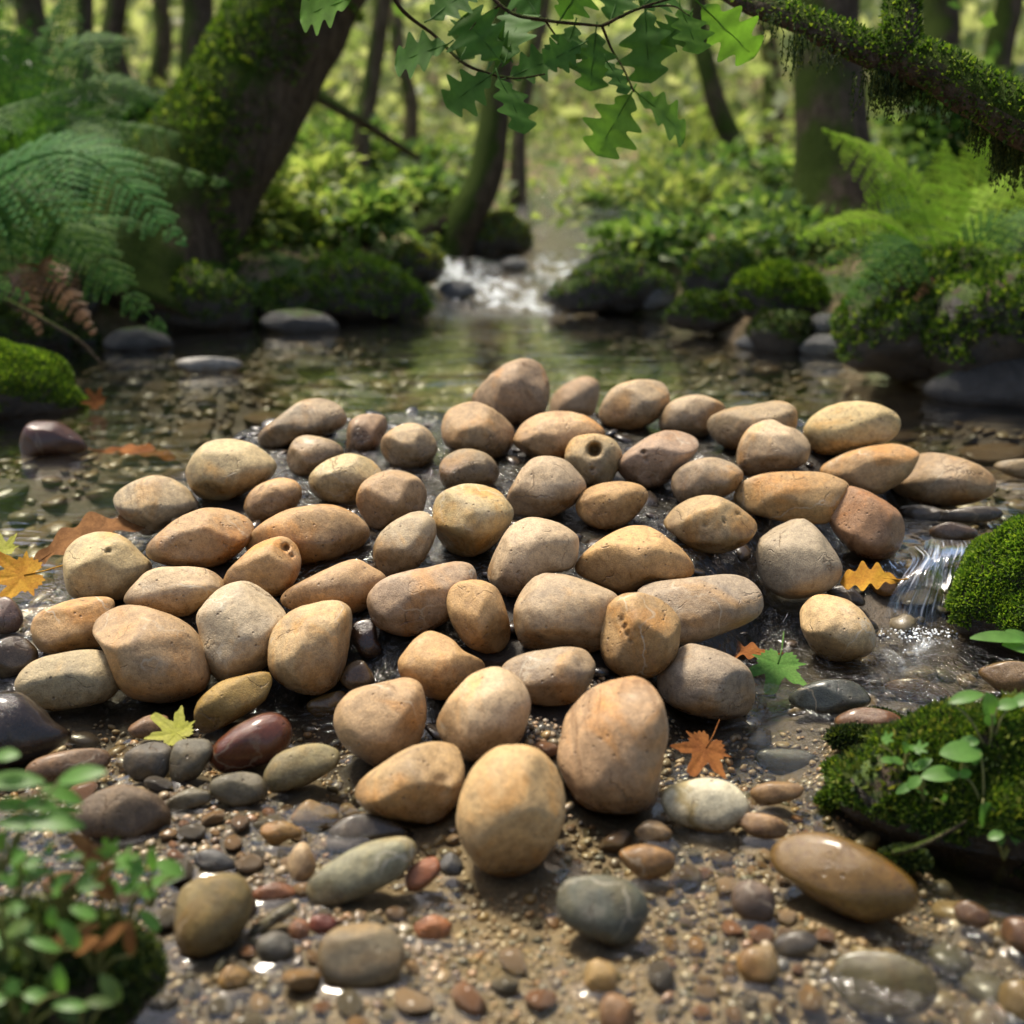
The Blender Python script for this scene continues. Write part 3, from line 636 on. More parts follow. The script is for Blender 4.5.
BVH = []
def SURF(x, y, sunk):
    g = G0(x, y)
    return g if sunk else np.maximum(g, np.where(sdf(x, y, CH) < 0, ZW(x, y), -1))
def place(c, L, embed, tmin=.45, tmax=7.0, sunk=False):
    """slide the stone along its line until its lowest point beds into the ground"""
    w = -unit(ray(*c)); u = unit(np.cross(UP, w)); v = np.cross(w, u)
    Lw = L[:, :1] * u + L[:, 1:2] * v + L[:, 2:3] * w
    sub = Lw[np.argsort(Lw[:, 2])[:len(Lw) // 3]][::9]; d = ray(*c)
    hgt = Lw[:, 2].max() - Lw[:, 2].min()
    lo, hi = tmin, tmax
    for t in np.arange(tmin, tmax, .05):
        p = CO + d * t + sub * t
        if (p[:, 2] - SURF(p[:, 0], p[:, 1], sunk)).min() < -embed * hgt * t: hi = t; break
        lo = t
    for _ in range(12):
        t = (lo + hi) / 2; p = CO + d * t + sub * t
        if (p[:, 2] - SURF(p[:, 0], p[:, 1], sunk)).min() < -embed * hgt * t: hi = t
        else: lo = t
    pos, V = CO + d * t, Lw * t
    if not sunk and pos[2] + V[:, 2].min() > float(G0(pos[0], pos[1])) - .002:
        BUMPS.append((pos[0], pos[1], .25 * (np.ptp(V[:, 0]) + np.ptp(V[:, 1])), min(pos[2] + V[:, 2].min() + .03 * np.ptp(V[:, 2]), float(ZW(pos[0], pos[1])) - .007)))
    return pos, V
FOOT = []                               # (x, y, r) of the ground each stone covers
RING = []                               # waterline points for the meniscus
def add_stone(tile, pts, col, mat, name, catg, label, dfac, seed, sub, embed, facets=5, pits=(), group=None, sunk=False):
    c, L, F = stone_shape(tile, pts, dfac, seed, sub, facets, pits)
    pos, V = place(c, L, embed, sunk=sunk)
    o = obj(name, fast(name, V, F), M[mat], None, pos)
    o.color = tuple(col) + (1,)
    W = V + pos; zw = ZW(W[:, 0], W[:, 1])
    o['waterline'] = float(max(ZW(pos[0], pos[1]), G0(pos[0], pos[1]) + (.018 if group else .004)))
    tag(o, label, catg, group)
    FOOT.append((pos[0], pos[1], .5 * (np.ptp(V[:, 0]) + np.ptp(V[:, 1])) / 2))
    k = np.abs(W[:, 2] - zw) < (.004 if sub > 3 else .006)
    if k.any(): RING.append(W[k][:, :2])
    return o
PITS = {14: [(285, 548, 3.5, .5), (291, 556, 2, .25)], 26: [(594.5, 450, 6.0, 1.1), (585, 436, 2.2, .2), (592, 469, 1.8, .2)],
        27: [(644, 452, 2.2, .22), (646, 459, 1.8, .18)], 40: [(723.5, 520.5, 1.5, .16), (737, 514, 1.7, .16), (705, 525, 1.4, .14)],
        12: [(108, 551, 2.2, .2)], 48: [(622, 620, 2, .12), (625, 627, 2.2, .16), (628, 634, 2.2, .16), (631, 640, 1.8, .12)], 57: [(440, 785, 9, .14), (443, 795, 8, .1)],
        8: [(410, 507, 9, .10)]}
pile = []
for i, (tile, pts, colr, label) in enumerate(PILE):
    cj = tuple(min(.7, c * (1 + .10 * math.sin(i * 7.3 + 1)) * (1 + w_ * .10 * math.sin(i * 3.1))) for c, w_ in zip(colr, (-.2, .1, 1.2)))
    pile.append(add_stone(tile, pts, cj, 'stone', 'river_stone', 'stone', label, .92, 100 + i, 5, .10, 6, PITS.get(i, ()), 'tan river stones heaped on the gravel bar'))
for i, (tile, pts, colr, mat, label, df) in enumerate(FORE):
    add_stone(tile, pts, colr, mat, 'pebble' if 'pebble' in label else ('boulder' if 'boulder' in label else 'stream_stone'),
              'pebble' if 'pebble' in label else 'stone', label, df, 300 + i, 4, .14, 4, sunk=any(k in label for k in ('sunken', 'under water', 'washed over', 'under the trickle', 'through the water', 'slate stone', 'under the pool', 'cascade pours over', 'lip of the cascade')))
# ------------------------------------------------------------------ mossy rocks
def tufts(V, F, n, ln, rng, up=.35, wd=.5, minz=-.3, only=None, patch=-9):
    p, nr = sample(V, F, n, rng); k = nr[:, 2] > minz
    if only is not None: k &= only(p)
    k &= sinnoise(p, 38, 5, 3) > patch
    p, nr = p[k], nr[k]; m = len(p)
    ax = unit(nr + np.array([0, 0, up]) + rng.normal(size=(m, 3)) * .55)
    l = ln * rng.uniform(.5, 1.4, m)
    return leaves(p - nr * ln * .2, ax, rdir(m, rng), l, l * wd)
def hump(V, F, n, size, amp, seed):   # lumpy cushions of moss
    r = np.random.default_rng(seed); c, _ = sample(V, F, n, r); N = unit(V - V.mean(0))
    h = np.zeros(len(V))
    for q in c: h = np.maximum(h, np.exp(-((V - q) ** 2).sum(1) / (2 * size ** 2)))
    return V + N * (h * amp)[:, None]
def mossy(tile, pts, label, dfac, seed, embed=.25, sub=4, n=5000, ln=.010, rockm='rock_moss', mossm='moss', catg='rock', name='mossy_rock', minz=.0, cover=None, lump=.0, patch=-9):
    c, L, F = stone_shape(tile, pts, dfac, seed, sub, 3)
    pos, V = place(c, L, embed, tmin=.3)
    if lump: V = hump(V, F, 60, lump * 1.1, lump, seed)
    o = obj(name, fast(name, V, F), M[rockm], None, pos); tag(o, label, catg)
    if n:
        TV, TF = tufts(V, F, n, ln, np.random.default_rng(seed), minz=minz, only=cover, patch=patch)
        obj('moss', fast('moss', TV, TF), M[mossm], o)
    FOOT.append((pos[0], pos[1], .5 * (np.ptp(V[:, 0]) + np.ptp(V[:, 1])) / 2))
    return o, pos, V, F
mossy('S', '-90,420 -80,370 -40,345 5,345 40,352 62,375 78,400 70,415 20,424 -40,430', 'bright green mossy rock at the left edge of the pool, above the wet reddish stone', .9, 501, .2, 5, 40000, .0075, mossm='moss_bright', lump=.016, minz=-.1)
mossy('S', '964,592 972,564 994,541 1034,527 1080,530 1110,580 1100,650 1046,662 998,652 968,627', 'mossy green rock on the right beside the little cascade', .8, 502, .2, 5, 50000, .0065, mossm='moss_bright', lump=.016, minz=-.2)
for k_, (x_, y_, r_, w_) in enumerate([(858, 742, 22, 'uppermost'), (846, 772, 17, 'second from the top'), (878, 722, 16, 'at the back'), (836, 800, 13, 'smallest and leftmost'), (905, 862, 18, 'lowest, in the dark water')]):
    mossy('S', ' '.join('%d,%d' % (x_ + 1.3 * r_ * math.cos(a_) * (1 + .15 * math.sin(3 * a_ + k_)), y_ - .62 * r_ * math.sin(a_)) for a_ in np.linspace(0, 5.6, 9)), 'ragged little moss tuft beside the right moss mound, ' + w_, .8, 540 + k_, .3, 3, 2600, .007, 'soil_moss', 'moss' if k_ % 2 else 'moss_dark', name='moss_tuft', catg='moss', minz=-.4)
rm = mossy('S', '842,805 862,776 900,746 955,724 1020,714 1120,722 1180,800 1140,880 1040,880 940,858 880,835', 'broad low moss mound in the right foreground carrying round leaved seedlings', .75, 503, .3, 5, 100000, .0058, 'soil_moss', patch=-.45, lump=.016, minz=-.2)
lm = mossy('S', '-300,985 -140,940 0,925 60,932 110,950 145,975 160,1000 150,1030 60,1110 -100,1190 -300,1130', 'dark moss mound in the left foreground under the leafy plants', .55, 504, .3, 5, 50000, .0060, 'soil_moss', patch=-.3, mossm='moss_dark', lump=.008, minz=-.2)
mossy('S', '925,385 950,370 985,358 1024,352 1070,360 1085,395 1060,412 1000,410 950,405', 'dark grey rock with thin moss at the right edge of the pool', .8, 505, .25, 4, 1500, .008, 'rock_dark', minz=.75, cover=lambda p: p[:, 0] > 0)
BOULD = [
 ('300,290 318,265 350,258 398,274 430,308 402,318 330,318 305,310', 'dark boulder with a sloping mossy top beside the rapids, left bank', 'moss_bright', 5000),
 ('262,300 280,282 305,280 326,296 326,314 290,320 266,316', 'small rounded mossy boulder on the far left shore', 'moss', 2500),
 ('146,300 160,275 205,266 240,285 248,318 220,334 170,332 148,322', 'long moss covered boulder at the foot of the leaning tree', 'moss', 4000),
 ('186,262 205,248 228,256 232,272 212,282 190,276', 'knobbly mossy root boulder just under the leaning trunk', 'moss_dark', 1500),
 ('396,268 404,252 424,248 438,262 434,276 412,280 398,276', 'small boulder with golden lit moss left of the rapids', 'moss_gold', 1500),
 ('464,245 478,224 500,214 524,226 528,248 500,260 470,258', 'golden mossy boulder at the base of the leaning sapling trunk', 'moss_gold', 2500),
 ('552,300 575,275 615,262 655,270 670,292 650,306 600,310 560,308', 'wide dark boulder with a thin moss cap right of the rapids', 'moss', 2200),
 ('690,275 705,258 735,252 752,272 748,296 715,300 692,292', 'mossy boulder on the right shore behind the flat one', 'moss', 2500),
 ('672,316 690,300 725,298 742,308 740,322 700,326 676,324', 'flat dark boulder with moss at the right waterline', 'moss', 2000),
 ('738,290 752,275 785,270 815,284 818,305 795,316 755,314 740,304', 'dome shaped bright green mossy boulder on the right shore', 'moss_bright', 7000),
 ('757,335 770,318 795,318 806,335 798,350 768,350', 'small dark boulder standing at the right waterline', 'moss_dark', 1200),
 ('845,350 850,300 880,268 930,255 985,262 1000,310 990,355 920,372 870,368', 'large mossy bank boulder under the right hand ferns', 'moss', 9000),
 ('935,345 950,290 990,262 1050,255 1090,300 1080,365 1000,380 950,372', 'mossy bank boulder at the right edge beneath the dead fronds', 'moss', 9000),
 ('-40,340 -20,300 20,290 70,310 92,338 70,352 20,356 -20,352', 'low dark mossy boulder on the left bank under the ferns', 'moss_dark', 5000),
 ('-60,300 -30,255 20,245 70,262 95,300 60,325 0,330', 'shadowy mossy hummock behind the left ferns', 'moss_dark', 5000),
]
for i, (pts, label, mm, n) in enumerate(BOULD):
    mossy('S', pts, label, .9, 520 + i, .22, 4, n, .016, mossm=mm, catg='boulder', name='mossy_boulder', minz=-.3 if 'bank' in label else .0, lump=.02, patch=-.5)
PALE = [('540,298 552,287 570,288 578,300 558,306', 'pale grey stone right beside the rapids'), ('572,270 590,256 606,262 604,276 585,280', 'pale grey wedge stone behind the wide dark boulder'),
        ('600,262 618,250 632,258 626,270 606,272', 'light grey stone up the stream, rightmost of the pale ones'), ('636,300 652,284 672,288 672,304 650,310', 'grey pointed stone between the wide dark and the flat boulder'),
        ('735,342 750,334 764,340 760,350 742,350', 'whitish stone at the right waterline'), ('800,350 815,335 838,336 846,350 826,358', 'grey stone at the foot of the right bank'),
        ('806,325 818,314 836,316 838,330 818,334', 'light brown stone on the right shore'), ('438,290 450,280 470,282 476,294 454,299', 'brownish stone at the head of the rapids, under the sapling'),
        ('500,266 510,258 524,259 528,267 512,272', 'tan stone at the head of the rapids, in midstream'), ('262,326 270,314 300,309 330,316 338,330 300,336', 'low grey stone at the far left waterline'), ('104,348 116,332 145,326 168,336 172,348 140,354', 'low dark grey stone at the left waterline below the hanging fern')]
for i, (pts, label) in enumerate(PALE):
    add_stone('S', pts, (.34, .32, .30), 'rock_dark' if 'left waterline' in label else 'rock_grey', 'shore_stone', 'stone', label, .8, 560 + i, 4, .2)

# ------------------------------------------------------------------ trees
def path(pts):                          # px, py, depth
    return np.array([P(a, b, t) for a, b, t in pts])
def grow_tree(name, label, pts, rads, mat, seed, foliage=0, limbs=3, flare=1.0, roots=4, top=None, group=None, lm='bush', ls=.07):
    """trunk along pixel points with depth, radii in px; continues upward to a crown"""
    g = hit(pts[0][0], pts[0][1]); td = float((g - CO) @ FW)
    wp = [P(a, b, td + dt) for a, b, dt in pts]; rr = [r * (td + dt) / FPX for r, (a, b, dt) in zip(rads, pts)]
    wp[0] = wp[0] - np.array([0, 0, .08])
    if top is None:
        d = unit(wp[-1] - wp[-2]); d = unit(d * .6 + np.array([0, 0, .6]))
        for k in (1.0, 2.2, 3.6): wp.append(wp[len(pts) - 1] + d * k + np.array([.1 * math.sin(seed + k), .1 * math.cos(seed * 2 + k), 0])); rr.append(rr[len(pts) - 1] * (1 - .17 * k))
    else:
        for q, r in top: wp.append(np.array(q)); rr.append(r)
    C = crom(wp, 10); Rr = np.interp(np.linspace(0, 1, len(C)), np.linspace(0, 1, len(rr)), rr)
    if flare: Rr[:12] *= 1 + flare * .55 * np.exp(-np.arange(12) / 4.0)
    base = C[0].copy(); r = np.random.default_rng(seed)
    parts = [tube(C, Rr, 20, .10, 9, seed)]
    tips = []
    for k in range(limbs):
        i = int(len(C) * r.uniform(.66, .95)); a = r.uniform(0, 6.28); L = r.uniform(.8, 1.6)
        d = np.array([math.cos(a), math.sin(a), r.uniform(.3, .9)]); q = [C[i], C[i] + d * L * .5, C[i] + d * L + np.array([0, 0, .2])]
        parts.append(tube(crom(q, 6), np.linspace(Rr[i] * .45, .012, 13), 8, .1, 12, seed + k)); tips += [q[1], q[2]]
    for k in range(roots):  # surface roots
        a = r.uniform(0, 6.28); d = np.array([math.cos(a), math.sin(a), 0]); L = rr[0] * r.uniform(2.2, 3.4)
        q = [base + np.array([0, 0, .16]), base + d * L * .5 + np.array([0, 0, .05]), base + d * L]
        q[1][2] = G(q[1][0], q[1][1]) + .02; q[2][2] = G(q[2][0], q[2][1]) - .06
        parts.append(tube(crom(q, 6), np.linspace(rr[0] * .55, rr[0] * .16, 13), 10, .12, 14, seed + 20 + k))
    tips.append(C[-1])
    root = empty(name, base, label, 'tree', group)
    V, F = cat([(v, tri(f)) for v, f in parts]); obj('trunk', fast('trunk', V - base, F), M[mat], root)
    if foliage:
        T = np.array(tips); i = r.integers(len(T), size=foliage); cl = r.normal(size=(60, 3)) * .5
        p = T[i] + cl[r.integers(60, size=foliage)] + r.normal(size=(foliage, 3)) * .16
        V, F = leaves(p - base, rdir(foliage, r) + [0, 0, -.3], rdir(foliage, r), r.uniform(.6, 1.3, foliage) * ls, r.uniform(.4, .7, foliage) * ls)
        obj('crown', fast('crown', V, F), M[lm], root)
    return root, C, Rr
t, C, Rr = grow_tree('leaning_tree', 'thick mossy trunk leaning to the right over the left bank, nearest of the trees',
    [(138, 285, 0), (172, 225, .05), (222, 140, .1), (268, 62, .12), (318, -20, .1), (370, -120, .05)], [86, 72, 63, 59, 56, 50], 'bark', 601, 0, 2, .2, 0,
    top=[((-.25, 4.3, 2.2), .16), ((.0, 4.5, 3.2), .12), ((.1, 4.7, 4.2), .05)])
LV, LF = tube(C[0:40] - C[0], Rr[0:40] * 1.02, 24, .10, 9, 601)
TV, TF = tufts(LV, LF, 22000, .018, np.random.default_rng(5), minz=-.1, only=lambda p: sinnoise(p, 7, 4, 2) > -.5)
obj('moss', fast('moss', TV, TF), M['moss'], t)
grow_tree('slender_tree', 'small dark trunk leaning right with a mossy foot, behind the rapids', [(440, 243, 0), (462, 222, 0), (484, 180, 0), (494, 120, 0), (500, 60, 0), (505, -20, 0)], [24, 20, 17, 15, 14, 13], 'bark', 602, 500, 3, .6)
grow_tree('oak_tree', 'broad upright trunk on the right bank with a mossy flared base', [(838, 232, 0), (836, 190, 0), (832, 130, 0), (829, 60, 0), (827, -20, 0)], [50, 41, 36, 34, 33], 'bark_bare', 603, 900, 4, .9)
grow_tree('bent_tree', 'dark bowed trunk curving down to the right bank, left of the broad upright one', [(800, 200, .1), (775, 186, .1), (745, 160, .1), (722, 118, .1), (708, 70, .1), (698, 0, .1)], [14, 13, 11, 10, 9, 9], 'bark', 604, 300, 2, .2)
BT = [('slim dark trunk at the upper left behind the ferns', 195, 175, 196, -20, 17, 'bark_bare'), ('thin dark trunk at the far upper left', 120, 170, 118, -20, 12, 'bark_bare'),
      ('thin sunlit pale trunk just left of the leaning tree', 165, 165, 160, -20, 9, 'bark_pale'), ('leaning thin trunk seen right of the big leaning one', 345, 175, 385, -20, 9, 'bark_bare'),
      ('pale reddish trunk in the middle distance, left of centre', 352, 205, 372, 80, 9, 'bark_pale'), ('pale slanting trunk in the centre, right of the small dark leaning one', 518, 208, 545, -10, 8, 'bark_pale'),
      
      ('faint thin trunk behind the bowed one', 768, 160, 760, -20, 10, 'bark_pale'), ('dark trunk at the upper right, behind the mossy branch', 925, 190, 940, -20, 20, 'bark_bare'),
      ('leaning dark trunk at the right edge', 985, 190, 1015, -20, 15, 'bark_bare'), 
      ('thin trunk far off between the oak twig and the leaning tree', 405, 170, 398, -20, 7, 'bark_pale'),
      ('dark trunk at the far left edge', 35, 180, 25, -20, 16, 'bark_bare'), ('slim trunk beside the far left dark one', 80, 175, 84, -20, 9, 'bark_bare')]
for i, (label, x0, y0, x1, y1, r_, mat) in enumerate(BT):
    grow_tree('forest_tree', label, [(x0, y0, 0), ((x0 * 2 + x1) / 3 + 9 * math.sin(i * 2.3), (y0 * 2 + y1) / 3, 0), ((x0 + 2 * x1) / 3 - 7 * math.sin(i * 1.7), (y0 + 2 * y1) / 3, 0), (x1, y1, 0)],
              [r_ * 1.15, r_, r_ * .95, r_ * .9], mat, 620 + i, 260, 3, .4, 3, group='trees standing in the forest behind')
tb2 = C2 = P(1575, 118, 2.06); gz2 = float(G(tb2[0], tb2[1]))
rt2 = empty('side_tree', (tb2[0], tb2[1], gz2), 'trunk beyond the right edge that carries the mossy branch', 'tree')
C2 = crom([(.05, .02, -.12), (0, 0, .15), (0, 0, .8), (-.05, .05, 1.8), (.05, .1, 3.2)], 10)
V, F = tube(C2, np.interp(np.linspace(0, 1, len(C2)), [0, .25, 1], [.26, .17, .10]), 20, .1, 9, 8); obj('trunk', fast('trunk', V, F), M['bark'], rt2)
# dead branch crossing behind the leaning tree
q = crom([P(318, 95, 5.2), P(345, 112, 5.2), P(362, 122, 5.25), P(405, 150, 5.6), P(450, 178, 6.2)], 8)
tag(mobj('fallen_branch', *tube(q, np.linspace(.03, .012, len(q)), 8, .1, 20, 3), M['bark'], origin=q[0]), 'dark dead branch slanting down behind the leaning tree', 'branch')

# ------------------------------------------------------------------ shrubs, ground plants and the far wood
def shrub(px, py, wpx, hpx, n, label, mat, ls, seed, name='shrub', dt=0.0):
    g = hit(px, py); td = float((g - CO) @ FW) + dt; g = P(px, py, td) if dt else g
    W, H = wpx * td / FPX, hpx * td / FPX; r = np.random.default_rng(seed)
    k = 26; c = np.stack([r.normal(0, .30, k) * W, r.normal(0, .25, k) * W, H * (.12 + .8 * r.random(k))], 1)
    p = c[r.integers(k, size=n)] + r.normal(size=(n, 3)) * np.array([.10 * W, .10 * W, .09 * H]); p[:, 2] = np.abs(p[:, 2])
    l = ls * r.uniform(.6, 1.4, n); out = unit(p - [0, 0, H * .2]) + rdir(n, r) * .8 - [0, 0, .2]
    V, F = leaves(p, out, rdir(n, r) * .6 + [0, 0, 1], l, l * r.uniform(.4, .75, n))
    o = empty(name, g, label, 'shrub', 'leafy undergrowth on the banks')
    st = [tube(np.array([[0, 0, -.03], q * .5 + [0, 0, .02], q]), [.008, .006, .003], 5) for q in c[:8]]
    sv, sf = cat([(a, tri(b)) for a, b in st]); obj('stem', fast('stem', sv, sf), M['twig'], o)
    obj('foliage', fast('foliage', V, F), M[mat], o); return o
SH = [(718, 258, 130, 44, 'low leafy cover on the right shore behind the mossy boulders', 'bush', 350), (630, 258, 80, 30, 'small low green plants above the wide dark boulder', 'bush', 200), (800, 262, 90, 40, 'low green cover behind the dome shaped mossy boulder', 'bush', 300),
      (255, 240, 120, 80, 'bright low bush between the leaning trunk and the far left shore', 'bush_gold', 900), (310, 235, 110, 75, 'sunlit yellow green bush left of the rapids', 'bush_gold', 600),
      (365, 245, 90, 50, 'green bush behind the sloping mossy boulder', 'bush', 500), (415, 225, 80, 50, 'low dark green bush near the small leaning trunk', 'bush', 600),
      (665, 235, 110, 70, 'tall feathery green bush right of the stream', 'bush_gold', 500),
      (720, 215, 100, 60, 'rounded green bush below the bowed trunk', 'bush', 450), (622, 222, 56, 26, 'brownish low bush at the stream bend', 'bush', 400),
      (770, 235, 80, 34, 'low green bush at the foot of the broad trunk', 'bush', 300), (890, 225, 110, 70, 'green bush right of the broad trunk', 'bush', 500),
      (60, 235, 180, 130, 'dark bush behind the left ferns', 'bush_shaded', 1500), (-20, 220, 160, 200, 'tall dark bush at the left edge', 'bush_shaded', 1500), (130, 205, 110, 100, 'dark green bush left of the leaning trunk', 'bush_shaded', 1000),
      (990, 235, 130, 150, 'dark bush at the right edge behind the ferns', 'bush_shaded', 1400),
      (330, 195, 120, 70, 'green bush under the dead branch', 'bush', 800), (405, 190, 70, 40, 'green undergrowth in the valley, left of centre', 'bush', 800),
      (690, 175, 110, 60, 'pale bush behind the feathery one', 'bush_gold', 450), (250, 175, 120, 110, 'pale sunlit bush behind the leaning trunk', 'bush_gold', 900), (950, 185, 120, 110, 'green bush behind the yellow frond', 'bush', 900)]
for i, (px, py, w_, h_, label, mat, n) in enumerate(SH):
    g = hit(px, py); td = float((g - CO) @ FW); shrub(px, py, w_, h_, n, label, mat, .030 + .006 * td, 700 + i)
# low plants covering the banks
def cover(n, xr, yr, ok, ls, mat, label, seed, hmax):
    r = np.random.default_rng(seed); x = r.uniform(*xr, n * 3); y = r.uniform(*yr, n * 3)
    k = (sdf(x, y, CH) > .06) & ok(x, y) & (wob(x, y, 2.3, 1) + r.normal(0, .35, n * 3) > -.1); x, y = x[k][:n], y[k][:n]
    p = np.stack([x, y, G(x, y) + hmax * r.random(len(x)) ** 1.5], 1); l = ls * r.uniform(.6, 1.4, len(x)) * (1 + .06 * y)
    V, F = leaves(p, rdir(len(x), r) + [0, 0, .4], rdir(len(x), r) * .5 + [0, 0, 1], l, l * .6)
    return tag(obj('ground_plants', fast('ground_plants', V, F), M[mat]), label, 'plants', None, 'stuff')
cover(16000, (-6, 6), (3.2, 12), lambda x, y: np.abs(x) < .42 * y + .6, .022, 'bush', 'low green plants and moss covering the stream banks', 31, .10)
cover(14000, (-3.5, 3.5), (3.3, 6), lambda x, y: np.abs(x) < .42 * y + .6, .016, 'moss', 'short green moss and seedlings on the near banks', 33, .04)
cover(7000, (-8, 8), (5, 15), lambda x, y: np.abs(x) < .45 * y + .6, .035, 'bush_gold', 'sunlit yellow green herbs on the forest floor', 32, .22)
r = np.random.default_rng(77)
def wood(n, seed, y0, y1, zlo, zhi, ls, thin):
    r = np.random.default_rng(seed); m = 260
    cx = r.uniform(-1, 1, m); cy = r.uniform(y0, y1, m); cx = cx * (.62 * cy + 1); cz = G(cx, cy) + zlo + (zhi - zlo) * r.random(m) ** thin
    sz = r.uniform(.25, .75, m); i = r.integers(m, size=n)
    p = np.stack([cx, cy, cz], 1)[i] + r.normal(size=(n, 3)) * sz[i][:, None] * np.array([1, 1, .6])
    p[:, 2] = np.maximum(p[:, 2], G(p[:, 0], p[:, 1]) + .02); l = ls * r.uniform(.6, 1.5, n)
    V, F = leaves(p, rdir(n, r) - [0, 0, .3], rdir(n, r), l, l * .65)
    return V, F
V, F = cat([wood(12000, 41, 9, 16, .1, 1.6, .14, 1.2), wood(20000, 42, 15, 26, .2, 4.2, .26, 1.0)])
tag(obj('forest', fast('forest', V, F), M['wood_hazed']), 'blurred yellow green forest foliage filling the valley behind', 'forest', None, 'stuff')

# ------------------------------------------------------------------ ferns
def frond(pts, width, npair=22, mat='fern', droop=.25, seed=0, fine=9, base=None, parent=None, start=.12):
    """a frond through world points: stalk, paired pinnae, each of paired leaflets"""
    r = np.random.default_rng(seed); C = crom(pts, 20); L = np.linalg.norm(np.diff(C, axis=0), axis=1).sum()
    T = unit(np.gradient(C, axis=0)); n = len(C); mid = C[n // 2]
    chord = unit(C[-1] - C[0]); bow = mid - (C[0] + chord * ((mid - C[0]) @ chord)); upv = unit(unit(bow + np.array([0, 0, .1]) * L) * .55 - FW * .8)
    W = [];  segs = []
    tv = [tube(C[::2], np.linspace(.0035, .0008, len(C[::2])) * (L / .5), 5)]
    A, B, Nn, LL, WW = [], [], [], [], []
    for s in np.linspace(start, .985, npair):
        i = min(n - 1, int(s * (n - 1))); u = (s - start) / (1 - start)
        w = width * (.25 + .75 * math.sin(min(1, (u * 1.25 + .22)) * math.pi) ** .8 if u < .4 else (1 - u) ** .85 * 1.45) * (.92 + .16 * r.random())
        w = max(.006, min(w, width * 1.05))
        t = T[i]; sd = unit(np.cross(t, upv)); up = np.cross(sd, t)
        for sg in (-1, 1):
            d = unit(sd * sg * .92 + t * .42 - up * .12); q = np.linspace(.06, 1, fine)
            for j, a in enumerate(q):
                pnt = C[i] + d * w * a - np.array([0, 0, droop * w * a * a]) + r.normal(size=3) * .0006
                dd = unit(d - np.array([0, 0, 2 * droop * a])); l2 = L * .88 / npair * .58 * (1 - a * .70) * (1 + .2 * r.random()) + .0008
                s2 = unit(np.cross(dd, up))
                for s3 in (-1, 1):
                    A.append(pnt); B.append(s2 * s3 + dd * .65); Nn.append(up); LL.append(l2); WW.append(max(.0026, w / fine * 1.35))
    V, F = leaves(np.array(A), np.array(B), np.array(Nn), np.array(LL), np.array(WW), .12)
    V2, F2 = cat([(tv[0][0], tri(tv[0][1])), (V, tri(F))])
    return mobj('frond', V2 - base, F2, M[mat], parent)
def fern(label, basepx, t, fronds, name='fern', catg='fern'):
    b = P(basepx[0], basepx[1], t); gz_ = float(G(b[0], b[1]))
    root = empty(name, (b[0], b[1], min(b[2], gz_) if gz_ < b[2] else b[2]), label, catg); rb = np.array(root.location)
    for k, f in enumerate(fronds):
        (mx, my, mt), (tx, ty, tt), wpx, mat = f[:4]
        s = f[4] if len(f) > 4 else .12
        frond([b, P(mx, my, t + mt), P(tx, ty, t + tt)], wpx * t / FPX, 21, mat, .28, int(basepx[0] * 7 + k + 900), base=rb, parent=root, start=s)
    return root
fern('large blue green fern arching out over the pool from the left bank', (-70, 215), 2.75,
     [((70, 152, -.05), (188, 246, -.10), 66, 'fern_blue'), ((20, 195, .0), (170, 336, -.05), 55, 'fern', .3), ((60, 150, .25), (232, 184, .35), 46, 'fern', .3), ((-60, 260, -.2), (30, 300, -.35), 34, 'fern'), ((-30, 130, .2), (60, 90, .3), 55, 'fern')])
fern('dark upright fern at the upper left', (20, 205), 3.3,
     [((80, 90, .1), (158, 98, .1), 60, 'fern'), ((60, 60, 0), (135, 40, 0), 60, 'fern'), ((40, 60, .1), (80, -30, .1), 60, 'fern'), ((0, 80, -.1), (-30, 0, -.1), 60, 'fern'), ((10, 110, -.2), (30, 20, -.3), 55, 'fern'), ((70, 120, 0), (120, 170, -.2), 50, 'fern'), ((-20, 110, -.2), (-80, 60, -.2), 55, 'fern'),
      ((90, 130, .2), (205, 140, .3), 45, 'fern')])
fern('dark shaggy fern low on the left bank with brown dead fronds', (40, 265), 3.0,
     [((70, 220, -.1), (130, 300, -.2), 45, 'fern'), ((50, 265, -.1), (95, 335, -.2), 26, 'fern_dead'), ((20, 270, -.1), (40, 335, -.2), 26, 'fern_dead'), ((0, 200, 0), (-40, 260, -.1), 45, 'fern'), ((60, 200, .2), (60, 140, .3), 50, 'fern'), ((90, 225, .1), (150, 225, 0), 40, 'fern'), ((20, 210, -.1), (0, 290, -.2), 45, 'fern')])
fern('fern on the right bank with one tall yellow green frond and spreading blue green ones', (945, 275), 2.9,
     [((905, 178, .0), (822, 128, -.05), 56, 'fern_pale', .25), ((880, 222, -.1), (795, 238, -.2), 34, 'fern_pale', .2), ((905, 245, -.2), (846, 305, -.4), 38, 'fern', .2), ((890, 240, -.1), (818, 262, -.2), 22, 'fern', .2),
      ((950, 200, .1), (945, 140, .15), 46, 'fern_pale'), ((985, 205, .1), (1030, 165, .1), 50, 'fern_pale'), ((1000, 225, -.1), (1060, 220, -.2), 44, 'fern'), ((975, 185, .2), (985, 120, .25), 42, 'fern_pale'), ((920, 210, .2), (880, 190, .3), 36, 'fern')])
fern('cluster of brown dead fern fronds hanging on the right bank', (975, 255), 2.8,
     [((960, 270, -.05), (938, 335, -.1), 18, 'fern_dead'), ((985, 270, -.05), (975, 330, -.1), 16, 'fern_dead'), ((950, 262, -.05), (915, 300, -.1), 16, 'fern_dead'), ((995, 262, 0), (1015, 310, -.1), 16, 'fern_dead')], 'dead_fern')
